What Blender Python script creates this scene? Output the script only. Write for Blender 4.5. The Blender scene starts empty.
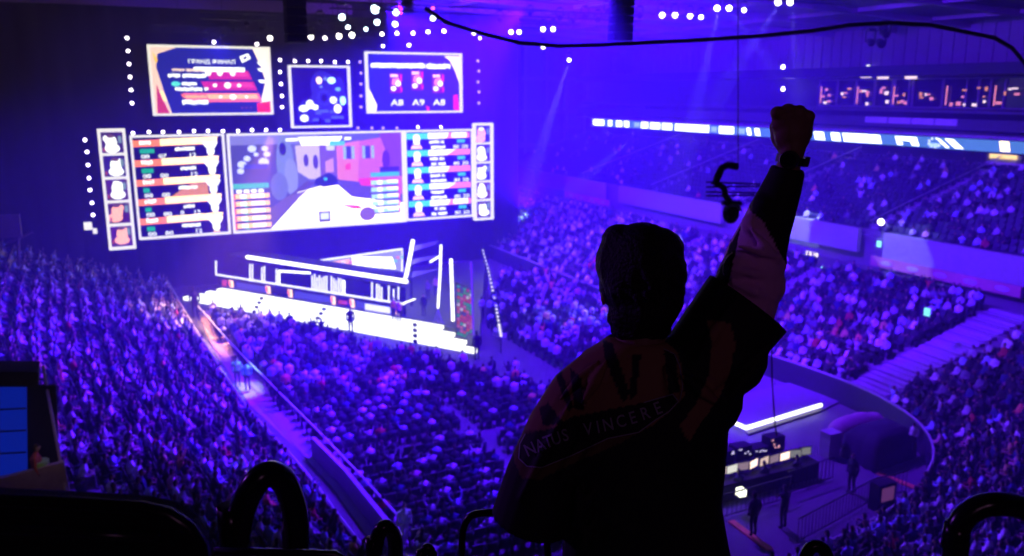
import bpy, bmesh, math, random
import numpy as np
from mathutils import Vector, Matrix
from mathutils.bvhtree import BVHTree
from mathutils.geometry import tessellate_polygon
random.seed(11); RNG = np.random.default_rng(5)
S = bpy.context.scene
C = S.collection
PI = math.pi
# ------------------------------------------------------------------ frame
F_PX, HZ, CAM_H = 850.0, 92.0, 17.0
TH = math.atan((278 - HZ) / F_PX)
FWD = Vector((0, math.cos(TH), -math.sin(TH))); UPV = Vector((0, math.sin(TH), math.cos(TH)))
ANG = 0.450295
CU = Vector((math.cos(ANG), math.sin(ANG), 0)); CV = Vector((-math.sin(ANG), math.cos(ANG), 0))
CAM = Vector((0, 0, CAM_H))
def W(u, v, z=0.0): return CU * u + CV * v + Vector((0, 0, z))
def ray(px, py): return FWD + Vector(((px - 512) / F_PX, 0, 0)) - UPV * ((py - 278) / F_PX)
def at_z(px, py, z): r = ray(px, py); return CAM + r * ((z - CAM_H) / r.z)
def at_u(px, py, u): r = ray(px, py); return CAM + r * (u / r.dot(CU))
def at_v(px, py, v): r = ray(px, py); return CAM + r * (v / r.dot(CV))
def at_y(px, py, d): r = ray(px, py); return CAM + r * (d / r.y)
def uvz(p): return (p.dot(CU), p.dot(CV), p.z)
def project(p):
    q = Vector(p) - CAM; t = q.dot(FWD)
    if t < .05: return (-9e3, -9e3, t)
    return (512 + F_PX * q.x / t, 278 - F_PX * q.dot(UPV) / t, t)
# ------------------------------------------------------------------ materials
def mat(name, col, rough=.6, metal=0., noise=.25, scale=4., bump=0.):
    m = bpy.data.materials.new(name); m.use_nodes = True; nt = m.node_tree; b = nt.nodes['Principled BSDF']
    b.inputs['Roughness'].default_value = rough; b.inputs['Metallic'].default_value = metal
    tc = nt.nodes.new('ShaderNodeTexCoord'); n = nt.nodes.new('ShaderNodeTexNoise'); n.inputs['Scale'].default_value = scale
    n.inputs['Detail'].default_value = 5
    nt.links.new(tc.outputs['Object'], n.inputs['Vector'])
    mx = nt.nodes.new('ShaderNodeMix'); mx.data_type = 'RGBA'
    mx.inputs[6].default_value = (*[c * (1 - noise) for c in col], 1); mx.inputs[7].default_value = (*[min(1, c * (1 + noise)) for c in col], 1)
    nt.links.new(n.outputs['Fac'], mx.inputs[0]); nt.links.new(mx.outputs[2], b.inputs['Base Color'])
    if bump:
        bp = nt.nodes.new('ShaderNodeBump'); bp.inputs['Strength'].default_value = bump; bp.inputs['Distance'].default_value = .02
        nt.links.new(n.outputs['Fac'], bp.inputs['Height']); nt.links.new(bp.outputs[0], b.inputs['Normal'])
    return m
def emat(name, col, s):
    m = bpy.data.materials.new(name); m.use_nodes = True; nt = m.node_tree; nt.nodes.clear()
    o = nt.nodes.new('ShaderNodeOutputMaterial'); e = nt.nodes.new('ShaderNodeEmission')
    e.inputs[0].default_value = (*col, 1); e.inputs[1].default_value = s; nt.links.new(e.outputs[0], o.inputs[0]); return m
def attr_mat(name, emit=0., rough=.8):
    m = bpy.data.materials.new(name); m.use_nodes = True; nt = m.node_tree
    a = nt.nodes.new('ShaderNodeAttribute'); a.attribute_name = 'Col'
    if emit:
        b = nt.nodes['Principled BSDF']; nt.nodes.remove(b)
        e = nt.nodes.new('ShaderNodeEmission'); e.inputs[1].default_value = emit
        nt.links.new(a.outputs['Color'], e.inputs[0]); nt.links.new(e.outputs[0], nt.nodes['Material Output'].inputs[0])
    else:
        b = nt.nodes['Principled BSDF']; b.inputs['Roughness'].default_value = rough
        nt.links.new(a.outputs['Color'], b.inputs['Base Color'])
    return m
M = dict(
    concrete=mat('concrete', (.22, .21, .22), .85, bump=.1), floor=mat('floor_grey', (.30, .28, .30), .6, scale=.6),
    fascia=mat('painted_fascia', (.42, .40, .42), .6), black=mat('black_cloth', (.012, .012, .014), .9),
    curtain=mat('black_drape', (.02, .02, .03), .9), steel=mat('dark_steel', (.05, .05, .06), .45, .7),
    roofm=mat('roof_sheet', (.14, .12, .15), .7, scale=1.), ribbed=mat('ribbed_sheet', (.26, .23, .3), .55),
    seat=mat('seat_plastic', (.035, .035, .06), .5), blackgloss=mat('black_lacquer', (.012, .012, .014), .22, noise=.1),
    rubber=mat('black_rubber', (.02, .02, .02), .5), glass=mat('dark_glass', (.01, .01, .02), .1),
    stairs=mat('stair_concrete', (.42, .40, .44), .8), deck=mat('stage_deck', (.05, .05, .06), .35),
    carpet=mat('aisle_carpet', (.62, .36, .36), .9), white=mat('white_paint', (.75, .75, .78), .5),
    banner=mat('banner_red', (1., .3, .3), .7, noise=.6, scale=.4), tentm=mat('tent_cloth', (.03, .03, .04), .9),
    tentp=mat('tent_pink', (.45, .25, .33), .9), orange=mat('orange_cover', (.9, .3, .08), .7),
    bluepanel=mat('blue_panel', (.05, .2, .7), .5, noise=.3, scale=1.5), yellow=mat('hi_vis', (.5, 1., .25), .8, noise=.1),
    led=attr_mat('led_picture', 1.3), cloth=attr_mat('crowd_cloth'), jersey=attr_mat('jersey_cloth', rough=.75),
    glow=emat('white_led', (1., .95, 1.), 2.4), stepglow=emat('led_step', (1., .97, 1.), 1.9), frameglow=emat('screen_border', (.9, .8, 1.), 1.3),
    lamp=emat('lamp_lens', (1., .9, 1.), 12.), dot=emat('blinder_lens', (.85, .7, 1.), 9.), lampb=emat('cool_lens', (.55, .7, 1.), 12.),
    dim=emat('dim_lens', (.5, .3, 1.), 2.), red=emat('red_lens', (1., .1, .12), 4.),
    skin=mat('skin', (.3, .15, .11), .55, noise=.08, scale=30), hair=mat('black_hair', (.012, .009, .009), .6, noise=.4, scale=120, bump=.6),
    darkcloth=mat('black_fabric', (.014, .013, .016), .85, scale=80), mauve=mat('mauve_sleeve', (.34, .2, .3), .8, noise=.1, scale=60),
    letter=mat('print_white', (.36, .34, .42), .6), strap=mat('watch_strap', (.015, .012, .012), .4), watchc=mat('watch_steel', (.09, .08, .09), .3, .9),
)
# ------------------------------------------------------------------ mesh builder
class MB:
    def __init__(s): s.v = []; s.f = []; s.c = []; s.m = []
    def add(s, vs, fs, col=None, mi=0):
        o = len(s.v); s.v += [tuple(x) for x in vs]
        for f in fs: s.f.append(tuple(i + o for i in f)); s.c.append(col); s.m.append(mi)
        return s
    def box(s, c, sz, ax=None, col=None, mi=0):
        X, Y, Z = ax or (CU, CV, Vector((0, 0, 1))); c = Vector(c); a, b, d = sz[0] / 2, sz[1] / 2, sz[2] / 2
        vs = [c + X * i * a + Y * j * b + Z * k * d for i in (-1, 1) for j in (-1, 1) for k in (-1, 1)]
        return s.add(vs, [(0, 1, 3, 2), (4, 6, 7, 5), (0, 4, 5, 1), (2, 3, 7, 6), (0, 2, 6, 4), (1, 5, 7, 3)], col, mi)
    def bar(s, a, b, w, h=None, up=Vector((0, 0, 1)), col=None, mi=0):
        a, b = Vector(a), Vector(b); X = (b - a); L = X.length; X.normalize(); Y = up.cross(X)
        if Y.length < 1e-3: Y = Vector((1, 0, 0)).cross(X)
        Y.normalize(); Z = X.cross(Y); return s.box((a + b) / 2, (L, w, h or w), (X, Y, Z), col, mi)
    def tube(s, pts, r, n=8, cap=True, col=None, mi=0):
        pts = [Vector(p) for p in pts]; R = r if isinstance(r, (list, tuple)) else [r] * len(pts)
        T = [((pts[min(i + 1, len(pts) - 1)] - pts[max(i - 1, 0)]).normalized()) for i in range(len(pts))]
        N = T[0].orthogonal().normalized(); vs = []
        for i, p in enumerate(pts):
            N = (N - T[i] * N.dot(T[i])).normalized(); B = T[i].cross(N)
            vs += [p + (N * math.cos(2 * PI * k / n) + B * math.sin(2 * PI * k / n)) * R[i] for k in range(n)]
        fs = [(i * n + k, i * n + (k + 1) % n, (i + 1) * n + (k + 1) % n, (i + 1) * n + k) for i in range(len(pts) - 1) for k in range(n)]
        if cap: fs += [tuple(reversed(range(n))), tuple(range((len(pts) - 1) * n, len(pts) * n))]
        return s.add(vs, fs, col, mi)
    def prism(s, poly, z0, z1, col=None, mi=0):
        n = len(poly); vs = [Vector((p[0], p[1], z0)) for p in poly] + [Vector((p[0], p[1], z1)) for p in poly]
        return s.add(vs, [tuple(reversed(range(n))), tuple(range(n, 2 * n))] + [(i, (i + 1) % n, n + (i + 1) % n, n + i) for i in range(n)], col, mi)
    def ell(s, c, r, nu=10, nv=7, ax=None, col=None, mi=0):
        X, Y, Z = ax or (Vector((1, 0, 0)), Vector((0, 1, 0)), Vector((0, 0, 1))); c = Vector(c)
        vs = [c + Z * r[2]]
        for j in range(1, nv):
            a = PI * j / nv
            for i in range(nu):
                t = 2 * PI * i / nu; vs.append(c + X * r[0] * math.sin(a) * math.cos(t) + Y * r[1] * math.sin(a) * math.sin(t) + Z * r[2] * math.cos(a))
        vs.append(c - Z * r[2]); L = len(vs) - 1
        fs = [(0, 1 + i, 1 + (i + 1) % nu) for i in range(nu)]
        for j in range(nv - 2): fs += [(1 + j * nu + i, 1 + (j + 1) * nu + i, 1 + (j + 1) * nu + (i + 1) % nu, 1 + j * nu + (i + 1) % nu) for i in range(nu)]
        fs += [(L, 1 + (nv - 2) * nu + (i + 1) % nu, 1 + (nv - 2) * nu + i) for i in range(nu)]
        return s.add(vs, fs, col, mi)
    def mesh(s, name):
        me = bpy.data.meshes.new(name); me.from_pydata(s.v, [], s.f)
        if any(c is not None for c in s.c):
            a = me.color_attributes.new('Col', 'FLOAT_COLOR', 'CORNER'); buf = []
            for f, c in zip(s.f, s.c): buf += list((*(c or (0, 0, 0)), 1)) * len(f)
            a.data.foreach_set('color', buf)
        if any(s.m): me.polygons.foreach_set('material_index', s.m)
        return me
    def build_each(s, name, m, parent=None, smooth=False):
        par = list(range(len(s.v)))
        def find(i):
            while par[i] != i: par[i] = par[par[i]]; i = par[i]
            return i
        for f in s.f:
            for k in f[1:]: par[find(k)] = find(f[0])
        g = {}
        for f, c, mi in zip(s.f, s.c, s.m): g.setdefault(find(f[0]), []).append((f, c, mi))
        for fs in g.values():
            ids = sorted({i for f, _, _ in fs for i in f}); mp = {i: k for k, i in enumerate(ids)}; q = MB(); q.v = [s.v[i] for i in ids]
            for f, c, mi in fs: q.f.append(tuple(mp[i] for i in f)); q.c.append(c); q.m.append(mi)
            q.build(name, m, parent, smooth)
    def build(s, name, m, parent=None, smooth=False, origin=None):
        me = s.mesh(name)
        for x in (m if isinstance(m, (list, tuple)) else [m]): me.materials.append(x)
        if smooth: me.polygons.foreach_set('use_smooth', [True] * len(me.polygons))
        return link(name, me, parent, origin)
def link(name, me, parent=None, origin=None):
    """parent sits in world space; origin (top-level only) = where the object's own origin goes"""
    o = bpy.data.objects.new(name, me); C.objects.link(o)
    if parent:
        o.parent = parent; off = parent.get('_w')
        if off is not None: me.transform(Matrix.Translation(-Vector(off)))
        o['_w'] = off if off is not None else (0, 0, 0)
    elif origin is not None:
        me.transform(Matrix.Translation(-Vector(origin))); o.location = origin; o['_w'] = tuple(origin)
    else: o['_w'] = (0, 0, 0)
    return o
def tag(o, label=None, cat=None, group=None, kind=None):
    if label: o['label'] = label
    if cat: o['category'] = cat
    if group: o['group'] = group
    if kind: o['kind'] = kind
    return o
def thing(name, loc, label, cat, group=None):
    o = bpy.data.objects.new(name, None); C.objects.link(o); o.location = loc; o['_w'] = tuple(loc); o.empty_display_size = .2
    return tag(o, label, cat, group)
def struct(o): o['kind'] = 'structure'; return o
def dup(o, loc=None, rz=None, parent=None):
    c = o.copy(); C.objects.link(c)
    if parent: c.parent = parent
    if loc is not None: c.location = loc
    if rz is not None: c.rotation_euler[2] = rz
    for ch in list(o.children): dup(ch, parent=c)
    return c
def remeshed(mb_list, voxel, smooth=6, name='m', fac=.5):
    b = MB()
    for x in mb_list: b.add(x.v, x.f)
    me = b.mesh(name); o = bpy.data.objects.new('tmp', me); C.objects.link(o)
    r = o.modifiers.new('r', 'REMESH'); r.mode = 'VOXEL'; r.voxel_size = voxel
    sm = o.modifiers.new('s', 'SMOOTH'); sm.iterations = smooth; sm.factor = fac
    dg = bpy.context.evaluated_depsgraph_get(); out = bpy.data.meshes.new_from_object(o.evaluated_get(dg))
    bpy.data.objects.remove(o); out.name = name; out.materials.clear()
    out.polygons.foreach_set('use_smooth', [True] * len(out.polygons)); return out
_tc = {}
def text_mesh(s, extrude=0.):
    if (s, extrude) in _tc: return _tc[(s, extrude)]
    cu = bpy.data.curves.new('t', 'FONT'); cu.body = s; cu.resolution_u = 3; cu.offset = .012
    o = bpy.data.objects.new('t', cu); C.objects.link(o); dg = bpy.context.evaluated_depsgraph_get()
    me = bpy.data.meshes.new_from_object(o.evaluated_get(dg)); bpy.data.objects.remove(o)
    vs = [tuple(v.co) for v in me.vertices]; fs = [tuple(p.vertices) for p in me.polygons]
    bpy.data.meshes.remove(me); _tc[(s, extrude)] = (vs, fs); return vs, fs
# ------------------------------------------------------------------ camera
cd = bpy.data.cameras.new('camera'); cam = bpy.data.objects.new('camera', cd); C.objects.link(cam); S.camera = cam
cd.sensor_width = 36; cd.lens = F_PX * 36 / 1024; cam.location = CAM; cam.rotation_euler = (PI / 2 - TH, 0, 0)
cd.clip_start = .05; cd.clip_end = 400
cd.dof.use_dof = True; cd.dof.focus_distance = 2.0; cd.dof.aperture_fstop = 5.
S.view_settings.view_transform = 'Standard'; S.view_settings.look = 'None'; S.view_settings.gamma = 1; S.view_settings.exposure = 0
S.view_settings.use_curve_mapping = False
w = bpy.data.worlds.new('world'); S.world = w; w.use_nodes = True
w.node_tree.nodes['Background'].inputs[0].default_value = (.04, .01, .25, 1); w.node_tree.nodes['Background'].inputs[1].default_value = .02
cy = S.cycles
cy.max_bounces = 4; cy.diffuse_bounces = 2; cy.glossy_bounces = 2; cy.volume_bounces = 0; cy.transmission_bounces = 2
cy.sample_clamp_indirect = 2.; cy.caustics_reflective = False; cy.caustics_refractive = False
# ------------------------------------------------------------------ bowl geometry
FRONT = [(36, 108), (36, 80), (36, 60), (36.2, 45), (36.7, 38.5), (37.6, 33.5), (38.0, 29.5), (37.2, 26.4), (34.9, 24.7), (29.5, 23.9), (24, 22.9), (16, 22.5),
         (11.5, 22.9), (9.0, 25), (8.1, 29.5), (7.5, 39.2), (6.2, 47.5), (5.6, 63.9), (5.2, 77)]
FRONT = [(36, 108), (36, 80), (35.8, 60), (35.6, 45), (35.6, 38.5), (36.2, 33.5), (36.0, 29.5), (34.6, 25.6), (31.5, 22.6), (27.5, 21.0), (22, 19.9), (14, 19.4),
         (9.5, 20.2), (7.6, 23), (7.1, 27), (6.6, 35), (5.6, 42.5), (4.9, 57), (4.3, 77)]
def resample(poly, step):
    P = [Vector((*p, 0)) for p in poly]; out = [P[0]]
    for a, b in zip(P, P[1:]):
        L = (b - a).length; n = max(1, round(L / step)); out += [a.lerp(b, (i + 1) / n) for i in range(n)]
    for _ in range(6): out = [out[0]] + [(out[i - 1] + out[i] * 2 + out[i + 1]) / 4 for i in range(1, len(out) - 1)] + [out[-1]]
    return out
FP = resample(FRONT, 1.1)
FN = []
for i in range(len(FP)):
    t = (FP[min(i + 4, len(FP) - 1)] - FP[max(i - 4, 0)]).normalized(); FN.append(Vector((-t.y, t.x, 0)))   # outward
ROW, RISE, Z0 = .86, .29, .75
def wuv(p, z): return W(p.x, p.y, z)
def side_of(i):
    p = FP[i]
    if p.x > 35.0 and p.y > 28: return 'right'
    if p.x < 8.0 and p.y > 24: return 'left'
    return 'near'
i_right = [i for i in range(len(FP)) if side_of(i) == 'right' or (FP[i].x >= 35.9 and FP[i].y > 30)]
i_left0 = min(i for i in range(len(FP)) if FP[i].x < 8.0 and FP[i].y > 22)
def terrace(i0, i1, rows, name):
    b = MB()
    for k in range(rows):
        z = Z0 + k * RISE; zb = z - RISE if k else 0.
        for i in range(i0, i1):
            a0, a1 = FP[i] + FN[i] * k * ROW, FP[i + 1] + FN[i + 1] * k * ROW
            c0, c1 = FP[i] + FN[i] * (k + 1) * ROW, FP[i + 1] + FN[i + 1] * (k + 1) * ROW
            b.add([wuv(a0, zb), wuv(a1, zb), wuv(a1, z), wuv(a0, z), wuv(c0, z), wuv(c1, z)], [(0, 1, 2, 3), (3, 2, 5, 4)])
    o = b.build(name, M['concrete']); return struct(o)
NR, NN, NL = 13, 13, 22
i_c = next(i for i in range(len(FP)) if FP[i].y < 26.0 and FP[i].x > 30)
terrace(0, i_c, NR, 'floor_terrace_right'); terrace(i_c, i_left0, NN, 'floor_terrace_near'); terrace(i_left0, len(FP) - 1, NL, 'floor_terrace_left')
b = MB(); b.box(W(49, 66, 4.12), (5.4, 92, .25)); struct(b.build('floor_walkway', M['concrete']))
# floor
b = MB(); b.add([W(-60, -15, 0), W(110, -15, 0), W(110, 125, 0), W(-60, 125, 0)], [(0, 1, 2, 3)]); struct(b.build('floor', M['floor']))
# low wall along the front of the bowl
b = MB()
for i in range(len(FP) - 1):
    a, c = FP[i] - FN[i] * .12, FP[i + 1] - FN[i + 1] * .12; a2, c2 = FP[i] - FN[i] * .04, FP[i + 1] - FN[i + 1] * .04
    h = 1.35 if FP[i].x > 30 else 1.1
    b.add([wuv(a, 0), wuv(c, 0), wuv(c, h), wuv(a, h), wuv(a2, 0), wuv(c2, 0), wuv(c2, h), wuv(a2, h)], [(0, 1, 2, 3), (5, 4, 7, 6), (3, 2, 6, 7)])
struct(b.build('wall_bowl_front', mat('front_wall_dark', (.035, .03, .05), .6)))
b = MB(); b.tube([wuv(p - n_ * .08, (1.35 if p.x > 30 else 1.1) + .05) for p, n_ in zip(FP, FN)], .07, 5); struct(b.build('trim_front_rail', M['fascia']))
# ------------------------------------------------------------------ right upper deck and walls
UD0, UZ0, UR, UROW, URISE = 50.9, 7.1, 16, .92, .28
b = MB()
for k in range(UR):
    u = UD0 + k * UROW; z = UZ0 + k * URISE - .5; zb = z - URISE
    b.add([W(u, 14, zb), W(u, 112, zb), W(u, 112, z), W(u, 14, z), W(u + UROW, 112, z), W(u + UROW, 14, z)], [(0, 1, 2, 3), (3, 2, 4, 5)])
struct(b.build('floor_upper_deck', M['concrete']))
b = MB()   # fascia wall of the deck in bays, split by vomitories
bays = [(18, 42.6), (44.9, 57.5), (60.5, 77.5), (80.5, 96), (98, 112)]
for a, c in bays: b.box(W(50.4, (a + c) / 2, 6.25), (.35, c - a, 1.8))
struct(b.build('wall_deck_fascia', M['fascia']))
b = MB(); b.box(W(51.3, 65, 5.2), (.3, 98, 3.6)); struct(b.build('wall_vomitory', M['concrete']))
def stand_banner(v0, v1, label):
    t = thing('ledge_banner', W(50.05, (v0 + v1) / 2, 4.3), label, 'banner', 'printed banners along the deck ledge')
    bb = MB(); bb.box(W(50.05, (v0 + v1) / 2, 5.02), (.08, v1 - v0, .72)); bb.build('banner_panel', M['banner'], t)
    q = MB(); n = int((v1 - v0) / 2.1)
    for i in range(n):
        c = W(49.99, v0 + 1.2 + i * 2.1 * (v1 - v0) / (n * 2.1 + .4), 5.02); q.ell(c, (.02, .5, .18), 8, 5, (CU, CV, Vector((0, 0, 1))))
    q.build_each('printed_emblem', M['white'], t)
stand_banner(32, 43.4, 'pink and white printed banner on the ledge right of the raised arm')
stand_banner(79, 89, 'pink and white printed banner on the ledge straight above the head of the fan')
# ribbon board
t = thing('ribbon_display', W(66, 65, 12.1), 'long glowing blue and white ribbon display across the upper deck', 'display board')
b = MB(); b.box(W(66.2, 64, 12.68), (.3, 92, 1.25)); b.build('board_casing', M['black'], t)
b = MB(); b.add([W(66, 14, 12.2), W(66, 108, 12.2), W(66, 108, 13.15), W(66, 14, 13.15)], [(0, 1, 2, 3)], (.07, .18, .75))
def rb(px0, px1, col, y0=0., y1=1., skew=0., lay=1):
    a = uvz(at_u(px0, 130, 66))[1]; c = uvz(at_u(px1, 130, 66))[1]; z0, z1 = 12.2 + .95 * y0, 12.2 + .95 * y1; u = 66 - .01 * lay
    b.add([W(u, a, z0), W(u, c, z0), W(u, c + skew, z1), W(u, a + skew, z1)], [(0, 1, 2, 3)], col)
WH = (2.2, 2.1, 2.6)
for s0, s1 in ((593, 604), (608, 612), (616, 622), (624, 629), (641, 648), (650, 660), (662, 672), (675, 709), (719, 734)): rb(s0, s1, WH, .05, .95)
for s0, s1 in ((748, 752), (756, 761), (816, 826), (833, 842), (845, 883)): rb(s0, s1, WH, .08, .92, .3)
for s0, s1 in ((634, 640), (711, 717), (737, 745)): rb(s0, s1, (.35, .5, 1.3), .2, .8)
for s0, s1, q in ((899, 921, .35), (948, 952, 1.), (957, 966, 1.)): rb(s0, s1, WH, .1, .9, 1.1 * q)
rb(905, 914, (.07, .18, .75), .1, .5, .3, 2)
for k in range(9):
    a = k * PI / 4.5; rb(936 + 6 * math.cos(a) - 1, 936 + 6 * math.cos(a) + 1.2, (.9, .95, 1.8), .5 + .4 * math.sin(a) - .1, .5 + .4 * math.sin(a) + .1)
rb(931, 940, (.5, .7, 1.6), .1, .45); rb(1003, 1013, (2.6, 1.7, 1.3), .1, .95, .2)
b.build('lit_panel', M['led'], t)
# concourse behind / below the ribbon
b = MB(); b.box(W(70.6, 64, 12.0), (.3, 100, 2.6)); struct(b.build('wall_concourse', M['concrete']))
b = MB(); b.box(W(68.4, 64, 13.35), (5, 100, .25)); struct(b.build('floor_suite_slab', M['fascia']))
b = MB(); b.box(W(66.3, 64, 14.3), (.3, 100, .9)); b.box(W(67.5, 64, 15.35), (2.4, 100, .25)); struct(b.build('wall_suite_ledge', mat('ledge_dark', (.07, .06, .09), .6)))
b = MB(); b.box(W(71, 64, 17), (.3, 100, 3.4)); struct(b.build('wall_suite_back', mat('suite_back', (.03, .03, .05), .6)))
b = MB(); b.box(W(68, 64, 18.9), (4.5, 100, .9)); struct(b.build('wall_suite_header', mat('header_dark', (.02, .02, .04), .6)))
WARM = [emat('suite_lamp_rose', (1., .25, .6), 1.), emat('suite_lamp_white', (.9, .6, 1.), 1.6), emat('suite_lamp_orange', (1., .3, .2), .9)]
for n_, px in enumerate((828, 846, 865, 884, 902, 925, 960, 985, 1010)):
    p = uvz(at_u(px, 92, 70)); o = thing('window_%d' % (n_ + 1), W(70, p[1], 15.6), None, None); struct(o)
    wd = 2.4 if px < 905 else 3.6
    f = MB(); f.box(W(70.2, p[1], 16.9), (.1, wd, 2.5)); f.build('pane', M['glass'], o)
    f = MB()
    for s in (-1, 1): f.box(W(70.05, p[1] + s * wd / 2, 16.9), (.2, .12, 2.6))
    for z in (15.6, 18.2): f.box(W(70.05, p[1], z), (.2, wd, .12))
    f.build('window_frame', M['ribbed'], o)
    r = random.Random(n_ * 7 + 3); f = MB()
    for k in range(5): f.box(W(69.9, p[1] + r.uniform(-.4, .4) * wd * .6, r.uniform(15.8, 17.4)), (.08, r.uniform(.15, .5), r.uniform(.12, .35)), mi=r.choice((0, 0, 1, 2)))
    if n_ % 2 == 0: f.box(W(69.9, p[1] + wd * .35, 16.7), (.06, .12, 1.7), mi=0)
    f.build('lit_interior', [M_ for M_ in WARM], o)
for px, py in ((790, 77), (866, 76), (883, 77), (911, 77)):
    p = at_u(px, py, 69.5); f = MB(); f.box(p, (.2, 1.2, .35)); o = f.build('downlight', WARM[1], origin=p)
    tag(o, 'short white strip light above the suite windows', 'light', 'strip lights above the suites')
f_seg = MB()
for k in range(4):
    c0, c1 = at_u(866 + 23.5 * k, 112, 66.05), at_u(888 + 23.5 * k, 112, 66.05); c = (c0 + c1) / 2
    f = MB(); f.box((c.x, c.y, 14.45), (.1, (c1 - c0).length, .55)); o = f.build('ledge_sign', mat('pale_sign', (.75, .65, .8), .6), origin=(c.x, c.y, 14.2))
    tag(o, 'pale blank sign panel fixed to the dark suite ledge', 'sign', 'row of pale sign panels on the suite ledge')
# yellow lit kiosk
t = thing('concourse_kiosk', at_u(998, 160, 69.4), 'small warm yellow lit kiosk under the right end of the ribbon display', 'kiosk')
p = uvz(at_u(1003, 157, 69.4)); f = MB(); f.box(W(69.8, p[1], 11.9), (.6, 3.2, 2.0)); f.build('kiosk_body', M['white'], t)
f = MB(); f.box(W(69.4, p[1], 12.0), (.1, 2.4, 1.1)); f.build('lit_counter', emat('kiosk_glow', (1., .62, .3), 1.6), t)
# ribbed outer wall + ceiling
b = MB(); n = 150
for i in range(n):
    v = 14 + 100 * i / n; b.box(W(72 + .12 * (i % 2), v + .33, 21.2), (.2, .667, 4.4))
struct(b.build('wall_right', M['ribbed']))
b = MB(); b.box(W(46, 118, 10), (70, .4, 30)); struct(b.build('wall_far', mat('far_wall', (.2, .18, .26), .8)))
b = MB()   # far wall pilasters and ledges seen through the haze
for i in range(12): b.box(W(30 + i * 3.6, 117.4, 11), (.5, .8, 26))
for z in (9, 14, 19): b.box(W(50, 117.2, z), (44, .7, .5))
struct(b.build('trim_far_wall', M['ribbed']))
b = MB(); b.add([W(-60, -15, 25.6), W(20, -15, 25.6), W(20, 125, 25.6), W(-60, 125, 25.6), W(74, -15, 23.2), W(74, 125, 23.2)], [(0, 1, 2, 3), (1, 4, 5, 2)])
struct(b.build('ceiling', M['roofm']))
def ceil_z(u): return 25.6 if u < 20 else 25.6 - (u - 20) * 2.4 / 54
b = MB()
for k, v in enumerate(range(30, 118, 8)):
    b.bar(W(20, v, ceil_z(20) - .35), W(74, v, ceil_z(74) - .35), .35, .5); b.bar(W(-58, v, 25.25), W(20, v, 25.25), .35, .5)
for u in range(-50, 74, 9): b.bar(W(u, 10, ceil_z(u) - .25), W(u, 118, ceil_z(u) - .25), .25, .35)
struct(b.build('ceiling_beams', mat('beam_paint', (.3, .24, .3), .6)))
# dark drapes behind and left of the screens (folded cloth)
def drape(p0, p1, z0, z1, name, label=None):
    b = MB(); a, c = Vector(p0), Vector(p1); n = int((c - a).length / .6); d = (c - a).normalized(); nr = Vector((-d.y, d.x)); vs = []
    for i in range(n + 1):
        q = a.lerp(c, i / n) + nr * (.22 * math.sin(i * 2.1) + .1 * math.sin(i * .7)); vs += [W(q.x, q.y, z0), W(q.x, q.y, z1)]
    b.add(vs, [(2 * i, 2 * i + 2, 2 * i + 3, 2 * i + 1) for i in range(n)])
    return struct(b.build(name, M['curtain'], smooth=True))
drape((-45, 79.5), (39, 79.5), 0, 25.4, 'wall_drape_back'); drape((-26, 30), (-26, 79), 0, 25.4, 'wall_drape_left')
b = MB(); b.box(W(-8, 79, 24.3), (60, .3, .9)); struct(b.build('trim_pelmet', mat('pelmet', (.3, .14, .3), .6)))
# ------------------------------------------------------------------ LED screens
class Canvas:
    def __init__(s, u0, u1, z0, z1, v): s.u0, s.u1, s.z0, s.z1, s.v = u0, u1, z0, z1, v; s.b = MB(); s.n = 0
    def P(s, x, y): return W(s.u0 + (s.u1 - s.u0) * x, s.v - .002 * s.n - .01, s.z1 + (s.z0 - s.z1) * y)
    def poly(s, pts, col):
        col = tuple(c if c > 1 else c ** 1.35 for c in col)
        s.n += 1; vs = [s.P(*p) for p in pts]; fs = [tuple(t) for t in tessellate_polygon([[Vector((p[0], p[1], 0)) for p in pts]])]; s.b.add(vs, fs, col)
    def rect(s, x0, y0, x1, y1, col, sk=0.): s.poly([(x0, y0), (x1, y0), (x1 + sk, y1), (x0 + sk, y1)], col)
    def blob(s, x, y, rx, ry, col, n=10): s.poly([(x + rx * math.cos(2 * PI * i / n), y + ry * math.sin(2 * PI * i / n)) for i in range(n)], col)
    def scrib(s, x0, y0, x1, y1, col, sd=0):
        r = random.Random(int(x0 * 997 + y0 * 131) + sd); w_ = (y1 - y0) * .42 * (s.z1 - s.z0) / (s.u1 - s.u0); n = max(2, int((x1 - x0) / (w_ * 1.15)))
        for i in range(n):
            if r.random() < .08: continue
            x = x0 + (x1 - x0) * (i + .5) / n; s.blob(x, (y0 + y1) / 2 + r.uniform(-.1, .1) * (y1 - y0), w_ * r.uniform(.5, .75), (y1 - y0) * r.uniform(.42, .55), col, 8)
    def text(s, t, x0, y0, x1, y1, col, sk=0.):
        s.n += 1; vs, fs = text_mesh(t); xs = [v[0] for v in vs]; ys = [v[1] for v in vs]; a, b_, c, d = min(xs), max(xs), min(ys), max(ys)
        out = []
        for v in vs:
            fx, fy = (v[0] - a) / (b_ - a), (v[1] - c) / (d - c); out.append(s.P(x0 + (x1 - x0) * fx + sk * fy, y1 + (y0 - y1) * fy))
        s.b.add(out, fs, col)
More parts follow.
